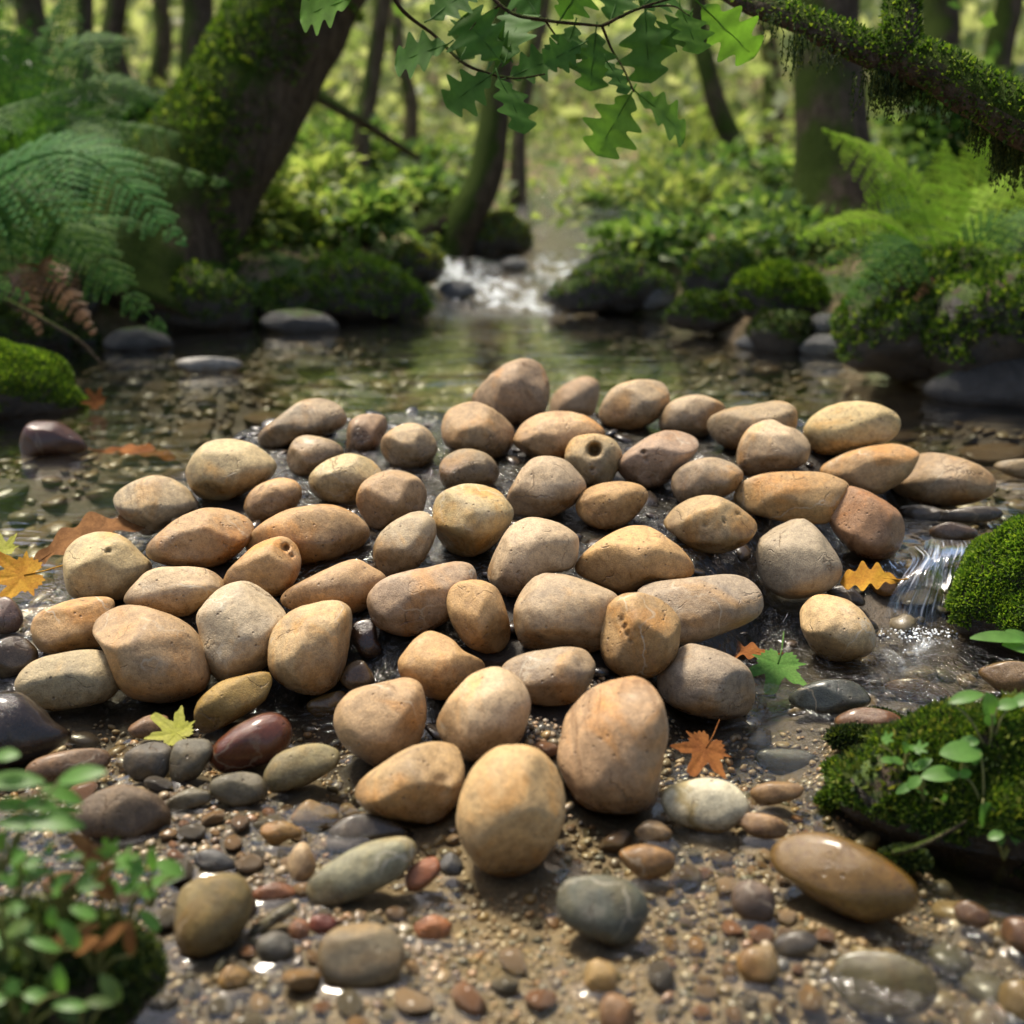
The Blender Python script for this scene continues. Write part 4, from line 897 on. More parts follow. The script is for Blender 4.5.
fern('soft green fern clump right of the stream, far behind the pool', (665, 235), 6.2,
     [((640, 190, 0), (600, 180, 0), 26, 'fern'), ((690, 185, 0), (735, 185, 0), 26, 'fern'), ((665, 180, .2), (660, 150, .3), 26, 'fern_pale'), ((645, 205, -.2), (618, 225, -.3), 24, 'fern'), ((690, 205, -.2), (720, 230, -.3), 24, 'fern_pale')])
# a bare stalk leaning from the left bank into the water
q = crom([P(-10, 292, 2.6), P(40, 318, 2.6), P(75, 338, 2.62), P(102, 364, 2.66)], 8)
tag(mobj('dead_stalk', *tube(q, np.linspace(.006, .003, len(q)), 7, .1, 60, 4), M['bark_pale'], origin=q[0]), 'thin pale dead stalk dipping into the pool below the left ferns', 'twig')

# ------------------------------------------------------------------ oak twig with leaves, top centre
def oak_leaf(L, Wd, seed, lobes=4, bend=.25):
    r = np.random.default_rng(seed); n = 44; s = np.linspace(0, 1, n)
    env = np.sin(np.clip(s * .93 + .02, 0, 1) ** 1.25 * math.pi) ** .75
    lob = 1 + .36 * np.cos((s * lobes * 2 + .9) * math.pi) * np.minimum(1, s * 4)
    w = Wd * .5 * np.maximum(.03, env * lob / 1.25); w[-1] = .001
    w[s < .06] *= .4
    ph = r.uniform(-.5, .5); b = bend * r.uniform(.5, 1.3)
    rows = []
    for k, f in ((-1, 1.0), (-.5, .5), (0, 0), (.5, .5), (1, 1.0)):
        y = s * L + f * w * .06 ; x = k * w * (1 + .05 * r.normal())
        z = -b * L * (s - .3) ** 2 + .10 * np.abs(x) + .012 * L * np.sin(s * 17 + k * 2 + ph)
        rows.append(np.stack([x, y, z], 1))
    V = np.stack(rows, 1).reshape(-1, 3); i = np.arange(n - 1)[:, None] * 5; j = np.arange(4)[None]
    F = np.stack([i + j, i + j + 1, i + 5 + j + 1, i + 5 + j], -1).reshape(-1, 4)
    st = tube(np.array([[0, -.12 * L, .004], [0, 0, 0], [0, L * .5, -b * L * .04], [0, L * .9, -b * L * .36]]), [.0011, .0011, .0008, .0004], 5)
    return cat([(V, tri(F)), (st[0], tri(st[1]))])
def orient(V, d, nrm):
    d = unit(np.array(d, float)); s = unit(np.cross(d, nrm)); u = np.cross(s, d)
    return V[:, :1] * s + V[:, 1:2] * d + V[:, 2:3] * u
TW = 1.72
tb = P(395, -60, TW)
twig = empty('oak_twig', tb, 'leafy oak twig hanging into the top of the picture', 'twig')
tws = [([(380, -70), (395, 0), (435, 36), (465, 64), (497, 76)], .0030), ([(497, 76), (520, 78), (545, 74)], .0018), ([(440, -70), (500, 5), (545, 20), (602, 26)], .0032), ([(602, 26), (640, 8), (700, -10)], .0026),
       ([(602, 26), (612, 50), (622, 66), (634, 92)], .0020), ([(545, 20), (560, 40), (580, 48)], .0014), ([(640, 8), (672, 6), (690, 16)], .0015), ([(500, 5), (480, 18), (470, 30)], .0015)]
V, F = cat([(a, tri(b)) for a, b in (tube(crom([P(x, y, TW + .02 * math.sin(x)) for x, y in q], 8), np.linspace(r_, r_ * .6, 8 * (len(q) - 1) + 1), 7, .08, 200, 2) for q, r_ in tws)])
obj('stem', fast('stem', V - tb, F), M['twig'], twig)
OL = [((352, -2), (298, 16), 44, 'oak_pale'), ((448, 44), (392, 62), 40, 'oak'), ((492, 74), (446, 106), 36, 'oak'), ((500, 60), (462, 14), 52, 'oak'), ((505, 62), (520, 8), 50, 'oak'), ((498, 76), (528, 128), 38, 'oak'), ((508, 78), (556, 56), 32, 'oak'),
      ((512, 60), (490, 40), 40, 'oak'), ((582, 44), (546, 62), 28, 'oak'), ((596, 30), (590, 90), 36, 'oak'), ((606, 60), (628, 92), 22, 'oak'), ((632, 92), (596, 154), 46, 'oak_pale'), ((636, 92), (692, 134), 44, 'oak_pale'), ((645, 8), (648, 82), 48, 'oak'),
      ((680, 6), (700, 52), 40, 'oak_pale'), ((700, 4), (756, 58), 42, 'oak_pale'), ((560, 20), (585, -20), 40, 'oak'), ((610, 22), (625, -25), 44, 'oak'), ((640, 8), (672, -20), 44, 'oak'), ((430, 20), (470, -14), 44, 'oak'), ((540, 18), (510, -26), 44, 'oak'), ((575, 24), (560, 66), 34, 'oak'), ((690, 14), (662, 44), 34, 'oak'), ((460, 60), (480, 20), 40, 'oak')]
for i, (a, b, wpx, mat) in enumerate(OL):
    r = np.random.default_rng(820 + i); dt = r.uniform(-.05, .05); pa, pb = P(*a, TW + dt * .2), P(*b, TW + dt); L = np.linalg.norm(pb - pa)
    V, F = oak_leaf(L, wpx * 1.3 * TW / FPX, 830 + i); nrm = unit(-FW * 1.0 + np.array([r.normal() * .35, 0, r.normal() * .35]))
    obj('leaf', fast('leaf', orient(V, pb - pa, nrm) + pa - tb, F), M[mat], twig)

# ------------------------------------------------------------------ mossy branch, top right
BT_ = 1.75
bp = [(690, -40, .12), (735, -4, .10), (790, 16, .06), (850, 42, .02), (895, 58, 0), (935, 68, -.02), (980, 95, -.04), (1030, 122, -.06), (1120, 150, -.06), (1300, 140, .1), (1560, 120, .3)]
C = crom([P(a, b, BT_ + d) for a, b, d in bp], 10); Rr = np.interp(np.linspace(0, 1, len(C)), np.linspace(0, 1, len(bp)), [9, 11, 14, 16, 21, 23, 24, 26, 28, 32, 40]) * BT_ / FPX
sb = crom([P(905, -60, BT_ + .02), P(902, -10, BT_ + .01), P(900, 25, BT_), P(898, 62, BT_ - .01)], 8)
br = empty('mossy_branch', C[-1], 'thick crooked branch shaggy with moss across the top right corner', 'branch')
V, F = cat([(a, tri(b)) for a, b in (tube(C, Rr, 18, .10, 60, 3), tube(sb, np.linspace(14, 20, len(sb)) * BT_ / FPX, 14, .12, 70, 4))])
obj('wood', fast('wood', V - C[-1], F), M['bark_bare'], br)
rr_ = np.random.default_rng(9)
TV, TF = tufts(V, F, 26000, .0075, rr_, up=.3, minz=-.75, only=lambda p: (p[:, 0] > .40 + .06 * rr_.normal(size=len(p))) | (rr_.random(len(p)) < .12))
obj('moss', fast('moss', TV - C[-1], TF), M['moss'], br)
hang = []
for (px, py, n, l) in [(800, 48, 26, 26), (830, 62, 16, 18), (893, 80, 90, 34), (880, 85, 40, 30), (915, 82, 40, 24), (945, 100, 40, 26), (985, 122, 70, 34), (1005, 140, 60, 44), (1022, 150, 50, 40), (905, 75, 30, 40), (770, 28, 14, 20)]:
    for k in range(n):
        q = P(px + rr_.normal(0, 9), py - 12 + rr_.normal(0, 4), BT_ + rr_.normal(0, .010)); L = l * rr_.uniform(.3, 1.25) * BT_ / FPX; a = np.linspace(0, 1, 7)[:, None]
        s = q + np.array([0, 0, -1.0]) * L * a + rr_.normal(size=3) * .004 * a + np.cumsum(rr_.normal(size=(7, 3)) * .0006, 0)
        m = int(L / .0022) + 3; pp = s[rr_.integers(0, 7, m)] + rr_.normal(size=(m, 3)) * .0012
        hang.append((s, pp))
st = cat([(a, tri(b)) for a, b in (tube(s, np.linspace(.0009, .0003, 7), 4, caps=False) for s, _ in hang)])
pp = np.concatenate([p for _, p in hang]); LVs = leaves(pp, rdir(len(pp), rr_) * .6 + [0, 0, -1], rdir(len(pp), rr_), .0055, .0022)
V, F = cat([st, (LVs[0], tri(LVs[1]))]); obj('hanging_moss', fast('hanging_moss', V - C[-1], F), M['moss_dark'], br)

# ------------------------------------------------------------------ fallen leaves
def palm_leaf(R_, seed, lobes=((90, 1.0), (38, .85), (142, .85), (-12, .55), (192, .55)), cup=.12):
    r = np.random.default_rng(seed); n = 120; th = np.linspace(0, 2 * math.pi, n, endpoint=False); rad = np.full(n, .42)
    for a, l in lobes:
        d = np.abs((th - R(a) + math.pi) % (2 * math.pi) - math.pi); rad = np.maximum(rad, l * np.clip(1 - d / .50, 0, 1) ** .62)
    d = np.abs((th - R(270) + math.pi) % (2 * math.pi) - math.pi); rad *= 1 - .55 * np.exp(-(d / .28) ** 2)
    rad *= 1 + .07 * np.sin(th * 23) ; rad = np.maximum(rad, .1)
    V = [[0, 0, 0]]; F = []
    for ring in (.33, .66, 1.0):
        for t_, q in zip(th, rad): V.append([math.cos(t_) * q * ring, math.sin(t_) * q * ring, 0])
    V = np.array(V) * R_; k = np.arange(n); k2 = (k + 1) % n
    F = [np.stack([np.zeros(n, int), 1 + k, 1 + k2], -1)]
    for a in (0, 1):
        b = 1 + a * n; F += [np.stack([b + k, b + n + k, b + n + k2], -1), np.stack([b + k, b + n + k2, b + k2], -1)]
    rr = np.hypot(V[:, 0], V[:, 1]); V[:, 2] = cup * rr * rr / R_ + .05 * R_ * sinnoise(V / R_, 3, seed, 2) * (rr / R_)
    for a, l in lobes:                  # raised veins
        dd = np.array([math.cos(R(a)), math.sin(R(a))]); al = V[:, :2] @ dd; ac = np.abs(V[:, 0] * dd[1] - V[:, 1] * dd[0]); V[:, 2] -= np.where(al > 0, .02 * R_ * np.exp(-(ac / (.05 * R_)) ** 2), 0)
    st = tube(np.array([[0, 0, 0], [0, -.4 * R_, .02 * R_], [.05 * R_, -.85 * R_, .06 * R_]]), [.02 * R_, .016 * R_, .012 * R_], 5)
    return cat([(V, np.concatenate(F)), (st[0], tri(st[1]))])
def lay(px, py, wpx, rot, mat, label, kind='palm', tilt=(0, 0), lift=.004, seed=0, z=None, asp=1.0):
    p0 = hit(px, py); zz = max(float(G(p0[0], p0[1])), float(ZW(p0[0], p0[1]))) + lift if z is None else z
    p = at(px, py, zz); t = float((p - CO) @ FW); S = wpx * t / FPX
    V, F = palm_leaf(S * .55, seed) if kind == 'palm' else oak_leaf(S, S * asp, seed, 4, .5)
    if kind != 'palm': V[:, 1] -= S * .5
    o = mobj('fallen_leaf', V, F, M[mat]); o.location = p
    o.rotation_euler = (Matrix.Rotation(R(tilt[0] + 14), 3, 'X') @ Matrix.Rotation(R(tilt[1]), 3, 'Y') @ Matrix.Rotation(R(rot), 3, 'Z')).to_euler(); return tag(o, label, 'leaf')
lay(177, 733, 68, 55, 'leaf_yellow', 'yellow green maple leaf on the stones at the left front', seed=1, lift=.022, tilt=(14, 4))
lay(778, 664, 88, 160, 'leaf_green', 'green maple leaf lying in the water right of the plump dark olive stone', seed=2, lift=.012, tilt=(12, -6))
lay(706, 748, 82, 150, 'leaf_orange', 'curled orange brown leaf in front of the plump dark olive stone', seed=3, lift=.016, tilt=(15, 10))
lay(745, 650, 60, 75, 'leaf_orange', 'wet orange leaf half under the green maple leaf', 'oak', seed=4, lift=.004, asp=.5)
lay(76, 535, 132, -62, 'leaf_brown', 'large curled brown leaf leaning on the pile\'s left edge', 'oak', seed=5, lift=.030, tilt=(16, -22), asp=.42)
lay(24, 575, 92, 110, 'leaf_amber', 'amber orange leaf at the left edge of the pool', seed=6, lift=.022, tilt=(20, 10))
lay(4, 550, 46, 30, 'leaf_yellow', 'yellow leaf cut by the left edge above the amber one', seed=7, lift=.030, tilt=(20, 0))
lay(872, 576, 56, 80, 'leaf_amber', 'yellow brown leaf stuck below the smooth reddish brown stone', 'oak', seed=8, lift=.022, tilt=(18, 0), asp=.7)
lay(136, 449, 76, -85, 'leaf_orange', 'orange brown leaf floating in the pool right of the wet reddish stone', 'oak', seed=9, lift=.004, asp=.36)
lay(97, 402, 34, 40, 'leaf_orange', 'small curled orange leaf by the left mossy rock', seed=10, lift=.02, tilt=(50, 0))

# ------------------------------------------------------------------ seedlings and leafy plants
def oval(L, Wd, seed, cup=.15):
    n = 12; s = np.linspace(0, 1, n); w = Wd * .5 * np.sin(np.clip(s, .01, .99) * math.pi) ** .6; rows = []
    for k in (-1, -.5, 0, .5, 1): rows.append(np.stack([k * w, s * L, cup * np.abs(k) * w - .25 * L * (s - .3) ** 2], 1))
    V = np.stack(rows, 1).reshape(-1, 3); i = np.arange(n - 1)[:, None] * 5; j = np.arange(4)[None]
    return V, np.stack([i + j, i + j + 1, i + 5 + j + 1, i + 5 + j], -1).reshape(-1, 4)
from mathutils.bvhtree import BVHTree
def depth_on(m, px, py, default):
    b = BVHTree.FromPolygons([tuple(v) for v in (m[2] + m[1])], [tuple(f) for f in m[3]])
    d = ray(px, py); h = b.ray_cast(Vector(CO), Vector(d).normalized())
    return default if h[0] is None else float((np.array(h[0]) - CO) @ FW)
def seedling(label, basepx, t, lv, name='seedling', mat='sprout'):
    b = P(*basepx, t); gz_ = b[2]; root = empty(name, b, label, 'plant'); st = []
    for i, (px, py, dt, lpx, wpx, ang, tilt) in enumerate(lv):
        c = P(px, py, t + dt); L = lpx * t / FPX; Wd = wpx * t / FPX
        d = RT * math.cos(R(ang)) + UP * math.sin(R(ang)) * .9 - FW * .25 * math.sin(R(ang)); d = unit(d + np.array([0, .25 * tilt, 0]))
        V, F = oval(L, Wd, i) if (name != 'leafy_sprig' or i % 3) else palm_leaf(L * .55, i + basepx[0])
        if name != 'leafy_sprig' or i % 3: V[:, 1] -= L * .5
        nrm = unit(np.array([0, -.45, 1.0]))
        obj('leaf', fast('leaf', orient(V, d, nrm) + c - b, F), M[mat], root)
        e = c - d * L * .45; m = (b + e) / 2 + np.array([.002 * math.sin(i * 3), 0, .003]); st.append(tube(crom([b - [0, 0, .01], m, e], 5), np.linspace(.0014, .0008, 11), 5))
    V, F = cat([(a, tri(f)) for a, f in st]); obj('stem', fast('stem', V - b, F), M['stem'], root); return root
seedling('round leaved seedling on the right moss mound, the larger one', (985, 800), depth_on(rm, 985, 800, 1.07), [(962, 752, 0, 42, 27, 175, 0), (941, 774, 0, 38, 20, 180, 0), (986, 815, -.01, 28, 27, -70, 0), (1018, 804, 0, 40, 24, 10, 0), (1005, 760, .02, 26, 18, 40, 0)])
seedling('pointed leaved seedling at the back of the right moss mound', (990, 745), depth_on(rm, 990, 745, 1.12), [(966, 697, 0, 36, 15, 20, 0), (990, 706, 0, 28, 20, 100, 0), (1008, 704, 0, 24, 15, 20, 0), (990, 720, -.005, 14, 12, 260, 0), (1022, 700, 0, 26, 14, 30, 0)])
seedling('long flat green leaf pair at the right edge below the mossy rock', (1035, 672), 1.30, [(1000, 637, -.01, 56, 16, 172, 0), (1025, 648, -.01, 44, 18, 160, 0), (1022, 636, 0, 34, 12, 150, 0)])
seedling('plant with bright green oval leaflets at the left edge, over the flat stones', (-6, 875), depth_on(lm, 10, 930, .9), [(6, 755, 0, 26, 16, 10, 0), (12, 780, 0, 62, 22, 5, 0), (80, 775, 0, 50, 22, 18, 0), (62, 794, .01, 44, 17, -22, 0), (40, 804, .0, 36, 18, -10, 0), (12, 805, 0, 40, 18, 0, 0), (66, 810, .01, 30, 11, 4, 0), (52, 822, -.005, 62, 22, 0, 0), (22, 822, -.005, 50, 20, 0, 0), (2, 842, 0, 24, 16, 80, 0)], 'leafy_plant')
LP = [('low leafy sprig in the left foreground moss, uppermost', (60, 905), [(48, 850, 0), (70, 856, 0), (92, 866, 0), (110, 852, .0), (36, 872, 0), (60, 880, 0), (85, 884, 0), (20, 862, 0)]),
      ('low leafy sprig in the left foreground moss, middle', (40, 965), [(28, 928, 0), (52, 918, 0), (70, 935, 0), (14, 908, 0), (44, 944, 0), (84, 912, 0), (0, 940, 0)]),
      ('low leafy sprig in the bottom left corner', (20, 1020), [(10, 985, 0), (36, 995, 0), (60, 980, 0), (24, 1008, 0), (-8, 1000, 0), (70, 1005, 0)]),
      ('tiny sprig at the right tip of the left moss mound', (150, 895), [(140, 870, 0), (162, 880, 0), (152, 860, 0), (128, 888, 0), (170, 868, 0)])]
for k, (label, b, lv) in enumerate(LP):
    r = np.random.default_rng(950 + k)
    seedling(label, b, depth_on(lm, min(b[0], 150), max(b[1], 930), .9), [(x, y, dt + r.uniform(-.03, .0), r.uniform(22, 38), r.uniform(11, 18), r.uniform(-60, 230), 0) for x, y, dt in lv], 'leafy_sprig')
dq = depth_on(rm, 955, 830, 1.05)
q = crom([P(893, 852, dq - .03), P(915, 847, dq - .03), P(945, 833, dq - .02), P(975, 815, dq)], 6)
tag(mobj('twig', *tube(q, np.linspace(.0032, .0018, len(q)), 6, .1, 200, 5), M['bark_pale'], origin=q[0]), 'thin pale twig lying at the edge of the right moss mound', 'twig')
# second, longer growth over the near moss
for (o_, pos_, V_, F_), nn, mm, sd_ in ((rm, 2500, 'moss_gold', 61), (rm, 3500, 'moss_dark', 62), (lm, 5000, 'moss_dark', 63)):
    TV, TF = tufts(V_, F_, nn, .010, np.random.default_rng(sd_), minz=.1, wd=.5)
    obj('moss', fast('moss', TV, TF), M[mm], o_)
r = np.random.default_rng(970)
LS = ['among the left moss, low under the bright leaflets', 'at the left edge, halfway down the moss mound', 'on the front of the left moss mound', 'at the right flank of the left moss mound', 'at the very bottom of the left moss mound', 'on the crest of the left moss mound']
for k, (bx, by) in enumerate([(20, 890), (5, 945), (95, 960), (125, 915), (80, 1015), (100, 878)]):
    lv = [(bx + r.normal(0, 20), by - 20 + r.normal(0, 16), r.uniform(-.03, .0), r.uniform(18, 40), r.uniform(10, 20), r.uniform(-60, 230), 0) for _ in range(6)]
    seedling('green sprig ' + LS[k], (bx, by + 12), depth_on(lm, bx, max(by + 12, 930), .86), lv, 'leafy_sprig', ('sprout', 'bush', 'leaf_brown')[k % 3])

for k, (bx, by, w_) in enumerate([(925, 800, 'on its left slope'), (960, 775, 'between the two seedlings'), (1005, 850, 'low on its front'), (905, 770, 'near its left tip')]):
    lv = [(bx + r.normal(0, 12), by - 14 + r.normal(0, 9), r.uniform(-.02, .0), r.uniform(12, 22), r.uniform(7, 13), r.uniform(-40, 220), 0) for _ in range(7)]
    seedling('small green sprig growing in the right moss mound ' + w_, (bx, by), depth_on(rm, bx, by, 1.08), lv, 'leafy_sprig', 'sprout')
# ------------------------------------------------------------------ ground and water sheets
def axis(lo, hi, fine, a, b, grow):
    xs = list(np.arange(a, b, fine)); s = fine
    x = xs[-1]
    while x < hi: s *= grow; x += s; xs.append(x)
    s = fine; x = a; pre = []
    while x > lo: s *= grow; x -= s; pre.append(x)
    return np.array(pre[::-1] + xs)
def grid(xs, ys):
    X, Y = np.meshgrid(xs, ys); nx, ny = len(xs), len(ys)
    i = np.arange(ny - 1)[:, None] * nx; j = np.arange(nx - 1)[None]
    F = np.stack([i + j, i + j + 1, i + nx + j + 1, i + nx + j], -1).reshape(-1, 4)
    return X.ravel(), Y.ravel(), F
gx, gy, gF = grid(axis(-28, 28, .012, -1.3, 1.3, 1.045), axis(-.6, 40, .012, .55, 2.6, 1.03))
gz = G(gx, gy)
ground = obj('ground', fast('ground', np.stack([gx, gy, gz], 1), gF), M['ground'])
ground['kind'] = 'structure'
def fattr(me, name, val):
    a = me.attributes.new(name, 'FLOAT', 'POINT'); a.data.foreach_set('value', np.asarray(val, np.float32))
fattr(ground.data, 'bank', sm(-.05, .05, sdf(gx, gy, CH)))
fattr(ground.data, 'wet_shade', np.clip(sm(-.02, .06, -sdf(gx, gy, BAR)) * sm(1.02, 1.16, gy) + .6 * sm(.12, .3, np.abs(gx - .05)), 0, 1))

xs, ys = axis(-1.9, 1.9, .0035, -.66, .66, 1.03), axis(.25, 8.2, .0035, .66, 1.75, 1.02)
wx, wy, wF = grid(xs, ys); wz = ZW(wx, wy)
kd = kdtree.KDTree(sum(len(r) for r in RING)); n = 0
for r in RING:
    for q in r: kd.insert((q[0], q[1], 0), n); n += 1
kd.balance()
near = np.array([kd.find((a, b, 0))[2] for a, b in zip(wx, wy)])
wz = wz + .0030 * np.exp(-near / .0055) - .0011 * np.exp(-((near - .016) / .008) ** 2)
gq = G(wx, wy); sbq = sdf(wx, wy, BAR)
film = gq + .0035 + .0075 * sinnoise(np.stack([wx, wy * .6, 0 * wx], 1), 26, 8, 3)   # water trickling between the heaped stones
wz = np.where(sbq < -.02, np.maximum(wz, film), wz)
slope = np.abs(ZW(wx, wy + .01) - ZW(wx, wy - .01)) / .02
flow = .55 * sm(-.02, -.06, sbq) * sm(1.15, 1.3, wy) + np.clip(slope * 1.2 * (wy < 2.2), 0, 1) + sm(3.7, 4.1, wy) + 1.0 * np.exp(-((wx - .50) / .16) ** 2 - ((wy - 1.42) / .13) ** 2) \
    + .45 * np.exp(-((wx - .36) / .12) ** 2 - ((wy - .80) / .10) ** 2) + .3 * np.exp(-((wx - .36) / .1) ** 2 - ((wy - 1.2) / .1) ** 2) \
    + .5 * np.exp(-((wx + .70) / .1) ** 2 - ((wy - 1.33) / .13) ** 2)
wz = wz + .004 * np.clip(flow, 0, 1) * sinnoise(np.stack([wx, wy, 0 * wx], 1), 60, 3, 2) * (wy < 2.2)
wz = wz + .022 * sm(3.9, 4.2, wy) * sinnoise(np.stack([wx * 1.0, wy, 0 * wx], 1), 11, 5, 3)
foam = sm(3.75, 4.1, wy + .14 * np.sin(wx * 9)) * sm(5.6, 4.5, wy) * (.50 + .16 * np.sin(wx * 14 + wy * 5)) + .40 * np.exp(-((wx - .515) / .07) ** 2 - ((wy - 1.47) / .05) ** 2) + .12 * np.exp(-((wx - .46) / .16) ** 2 - ((wy - 1.38) / .09) ** 2)
keep = (sdf(wx, wy, CH) < .16)[wF].any(1); wF = wF[keep]
water = obj('water', fast('water', np.stack([wx, wy, wz], 1), wF), M['water'])
water['kind'] = 'structure'
fattr(water.data, 'foam', np.clip(foam, 0, 1)); fattr(water.data, 'flow', np.clip(flow, 0, 1))

# the little cascade: sheets of water bending over the lip between stone and mossy rock
def fall(pts_l, pts_r, nu=26, nv=40, amp=.004, seed=0):
    Lc, Rc = crom(pts_l, 14), crom(pts_r, 14); n = min(len(Lc), len(Rc)); V = []; U = []
    for i in range(n):
        for j in range(nu):
            u = j / (nu - 1); p = Lc[i] * (1 - u) + Rc[i] * u
            bul = math.sin(u * math.pi) * .012 * math.sin(min(1, i / n * 1.3) * math.pi)
            V.append(p + np.array([0, -bul, bul * .7])); U.append((u * np.linalg.norm(Rc[i] - Lc[i]) / .07, i / n, seed))
    V = np.array(V); U = np.array(U)
    V[:, 1] -= amp * sinnoise(U * np.array([6, 1, 1]), 4, seed, 2); V[:, 2] += amp * .6 * sinnoise(U * np.array([7, 1, 1]), 4, seed + 3, 2)
    i = np.arange(n - 1)[:, None] * nu; j = np.arange(nu - 1)[None]
    F = np.stack([i + j, i + j + 1, i + nu + j + 1, i + nu + j], -1).reshape(-1, 4)
    return V, F, U
def pz(px, py, z): return at(px, py, z)
a = fall([pz(905, 548, .066), pz(912, 560, .064), pz(902, 577, .054), pz(890, 600, .030), pz(882, 628, -.004)],
         [pz(955, 542, .066), pz(948, 556, .063), pz(943, 572, .055), pz(944, 600, .028), pz(946, 628, -.004)], seed=2)
b = fall([pz(925, 540, .074), pz(922, 552, .070), pz(918, 566, .062), pz(916, 585, .040)],
         [pz(985, 540, .072), pz(974, 552, .070), pz(958, 568, .060), pz(946, 588, .042)], seed=5)
V, F = cat([a[:2], b[:2]])
wf = obj('water_cascade', fast('water_cascade', V, F), M['fall']); wf['kind'] = 'structure'
at_ = wf.data.attributes.new('uvw', 'FLOAT_VECTOR', 'POINT'); at_.data.foreach_set('vector', np.concatenate([a[2], b[2]]).astype(np.float32).ravel())
parts = []
iv, iF = ico(2); r = np.random.default_rng(3)
for k in range(160):                   # splash beads and bubbles where the cascade lands
    px = r.normal(918, 17); py = 630 + abs(r.normal(0, 7)); p = at(px, py, 0)
    s = abs(r.normal(.0005, .0006)) + .0004
    parts.append((iv * s * np.array([1, 1, .7]) + p + np.array([0, 0, abs(r.normal(0, .003))]), iF))
V, F = cat(parts); o = obj('foam', fast('foam', V, F), M['foam']); tag(o, 'white bubbles and splash at the foot of the little cascade', 'foam', None, 'stuff')

# ------------------------------------------------------------------ loose stones on the beds
def scatter(n, xr, yr, rad, gap, rng, ok):
    out = []; cells = {}; cs = .05
    def cell(x, y): return (int(math.floor(x / cs)), int(math.floor(y / cs)))
    for q in FOOT + EXTRA: cells.setdefault(cell(q[0], q[1]), []).append(q)
    big = [q for q in FOOT + EXTRA if q[2] > .05]
    tries = 0
    while len(out) < n and tries < n * 24:
        tries += 1; x = rng.uniform(*xr); y = rng.uniform(*yr)
        if not ok(x, y): continue
        rr = rad(rng); c = cell(x, y); bad = any((x - q[0]) ** 2 + (y - q[1]) ** 2 < (gap * (rr + q[2])) ** 2 for q in big)
        if bad: continue
        for i in (-2, -1, 0, 1, 2):
            for j in (-2, -1, 0, 1, 2):
                for q in cells.get((c[0] + i, c[1] + j), ()):
                    if (x - q[0]) ** 2 + (y - q[1]) ** 2 < (gap * (rr + q[2])) ** 2: bad = True; break
        if bad: continue
        out.append((x, y, rr)); cells.setdefault(c, []).append((x, y, rr))
    return out
EXTRA = []
def inview(x, y, z=0, m=40):
    d = np.array([x, y, z]) - CO; t = d @ FW
    px, py = 512 + FPX * (d @ RT) / t, 512 - FPX * (d @ UP) / t
    return -m < px < 1024 + m and -m < py < 1024 + m, px, py
rng = np.random.default_rng(21)
def okp(x, y):
    v, px, py = inview(x, y)
    if not v: return False
    if py < 700 or px > 830: return False
    if 420 < px < 660 and py > 860: return rng.random() < .06
    return True
KINDS = [('rust brown', (.34, .18, .08), 'small rust brown pebble lying in the foreground gravel'),
         ('grey', (.15, .14, .11), 'small dark grey pebble lying in the foreground gravel'),
         ('ochre', (.38, .25, .10), 'small ochre pebble lying in the foreground gravel'),
         ('beige', (.45, .35, .22), 'small pale beige pebble lying in the foreground gravel'),
         ('olive', (.18, .165, .10), 'small olive pebble lying in the foreground gravel'),
         ('brown', (.24, .165, .09), 'small plain brown pebble lying in the foreground gravel')]
protos = []
for k in range(7):
    V, F = ico(3); r = np.random.default_rng(50 + k)
    V = V * np.array([1, r.uniform(.62, .9), r.uniform(.45, .62)])
    for q in range(6):
        nn = rdir(1, r)[0]; d = r.uniform(.55, .8) * np.linalg.norm(nn * [1, .75, .55]); e = V @ nn - d; V = V - nn * (np.where(e > 0, e, 0) * .8)[:, None]
    V = V * (1 + .05 * sinnoise(V, 4, k, 2))[:, None]
    me = fast('pebble', V, F); me.materials.append(M['stone']); me.materials.append(M['wet']); protos.append(me)
small = scatter(297, (-.46, .42), (.64, 1.12), lambda g: .0060 + .0125 * g.random() ** 1.9, .90, rng, okp)
for (x, y, rr) in small:
    me = protos[int(rng.integers(7))]; kn = KINDS[int(rng.integers(6))]
    z = G(x, y)
    o = obj('pebble', me, None, None, (x, y, z + rr * .38)); o.scale = (rr, rr, rr * rng.uniform(.8, 1.1)); o.rotation_euler = (rng.normal(0, .2), rng.normal(0, .2), rng.uniform(0, 6.28))
    f = rng.uniform(.6, 1.05); o.color = tuple(c * f for c in kn[1]) + (1,); o['waterline'] = float(max(.002, z + .004))
    tag(o, kn[2], 'pebble', 'small %s pebbles in the foreground gravel' % kn[0])
EXTRA += small
iv, iF = ico(2)
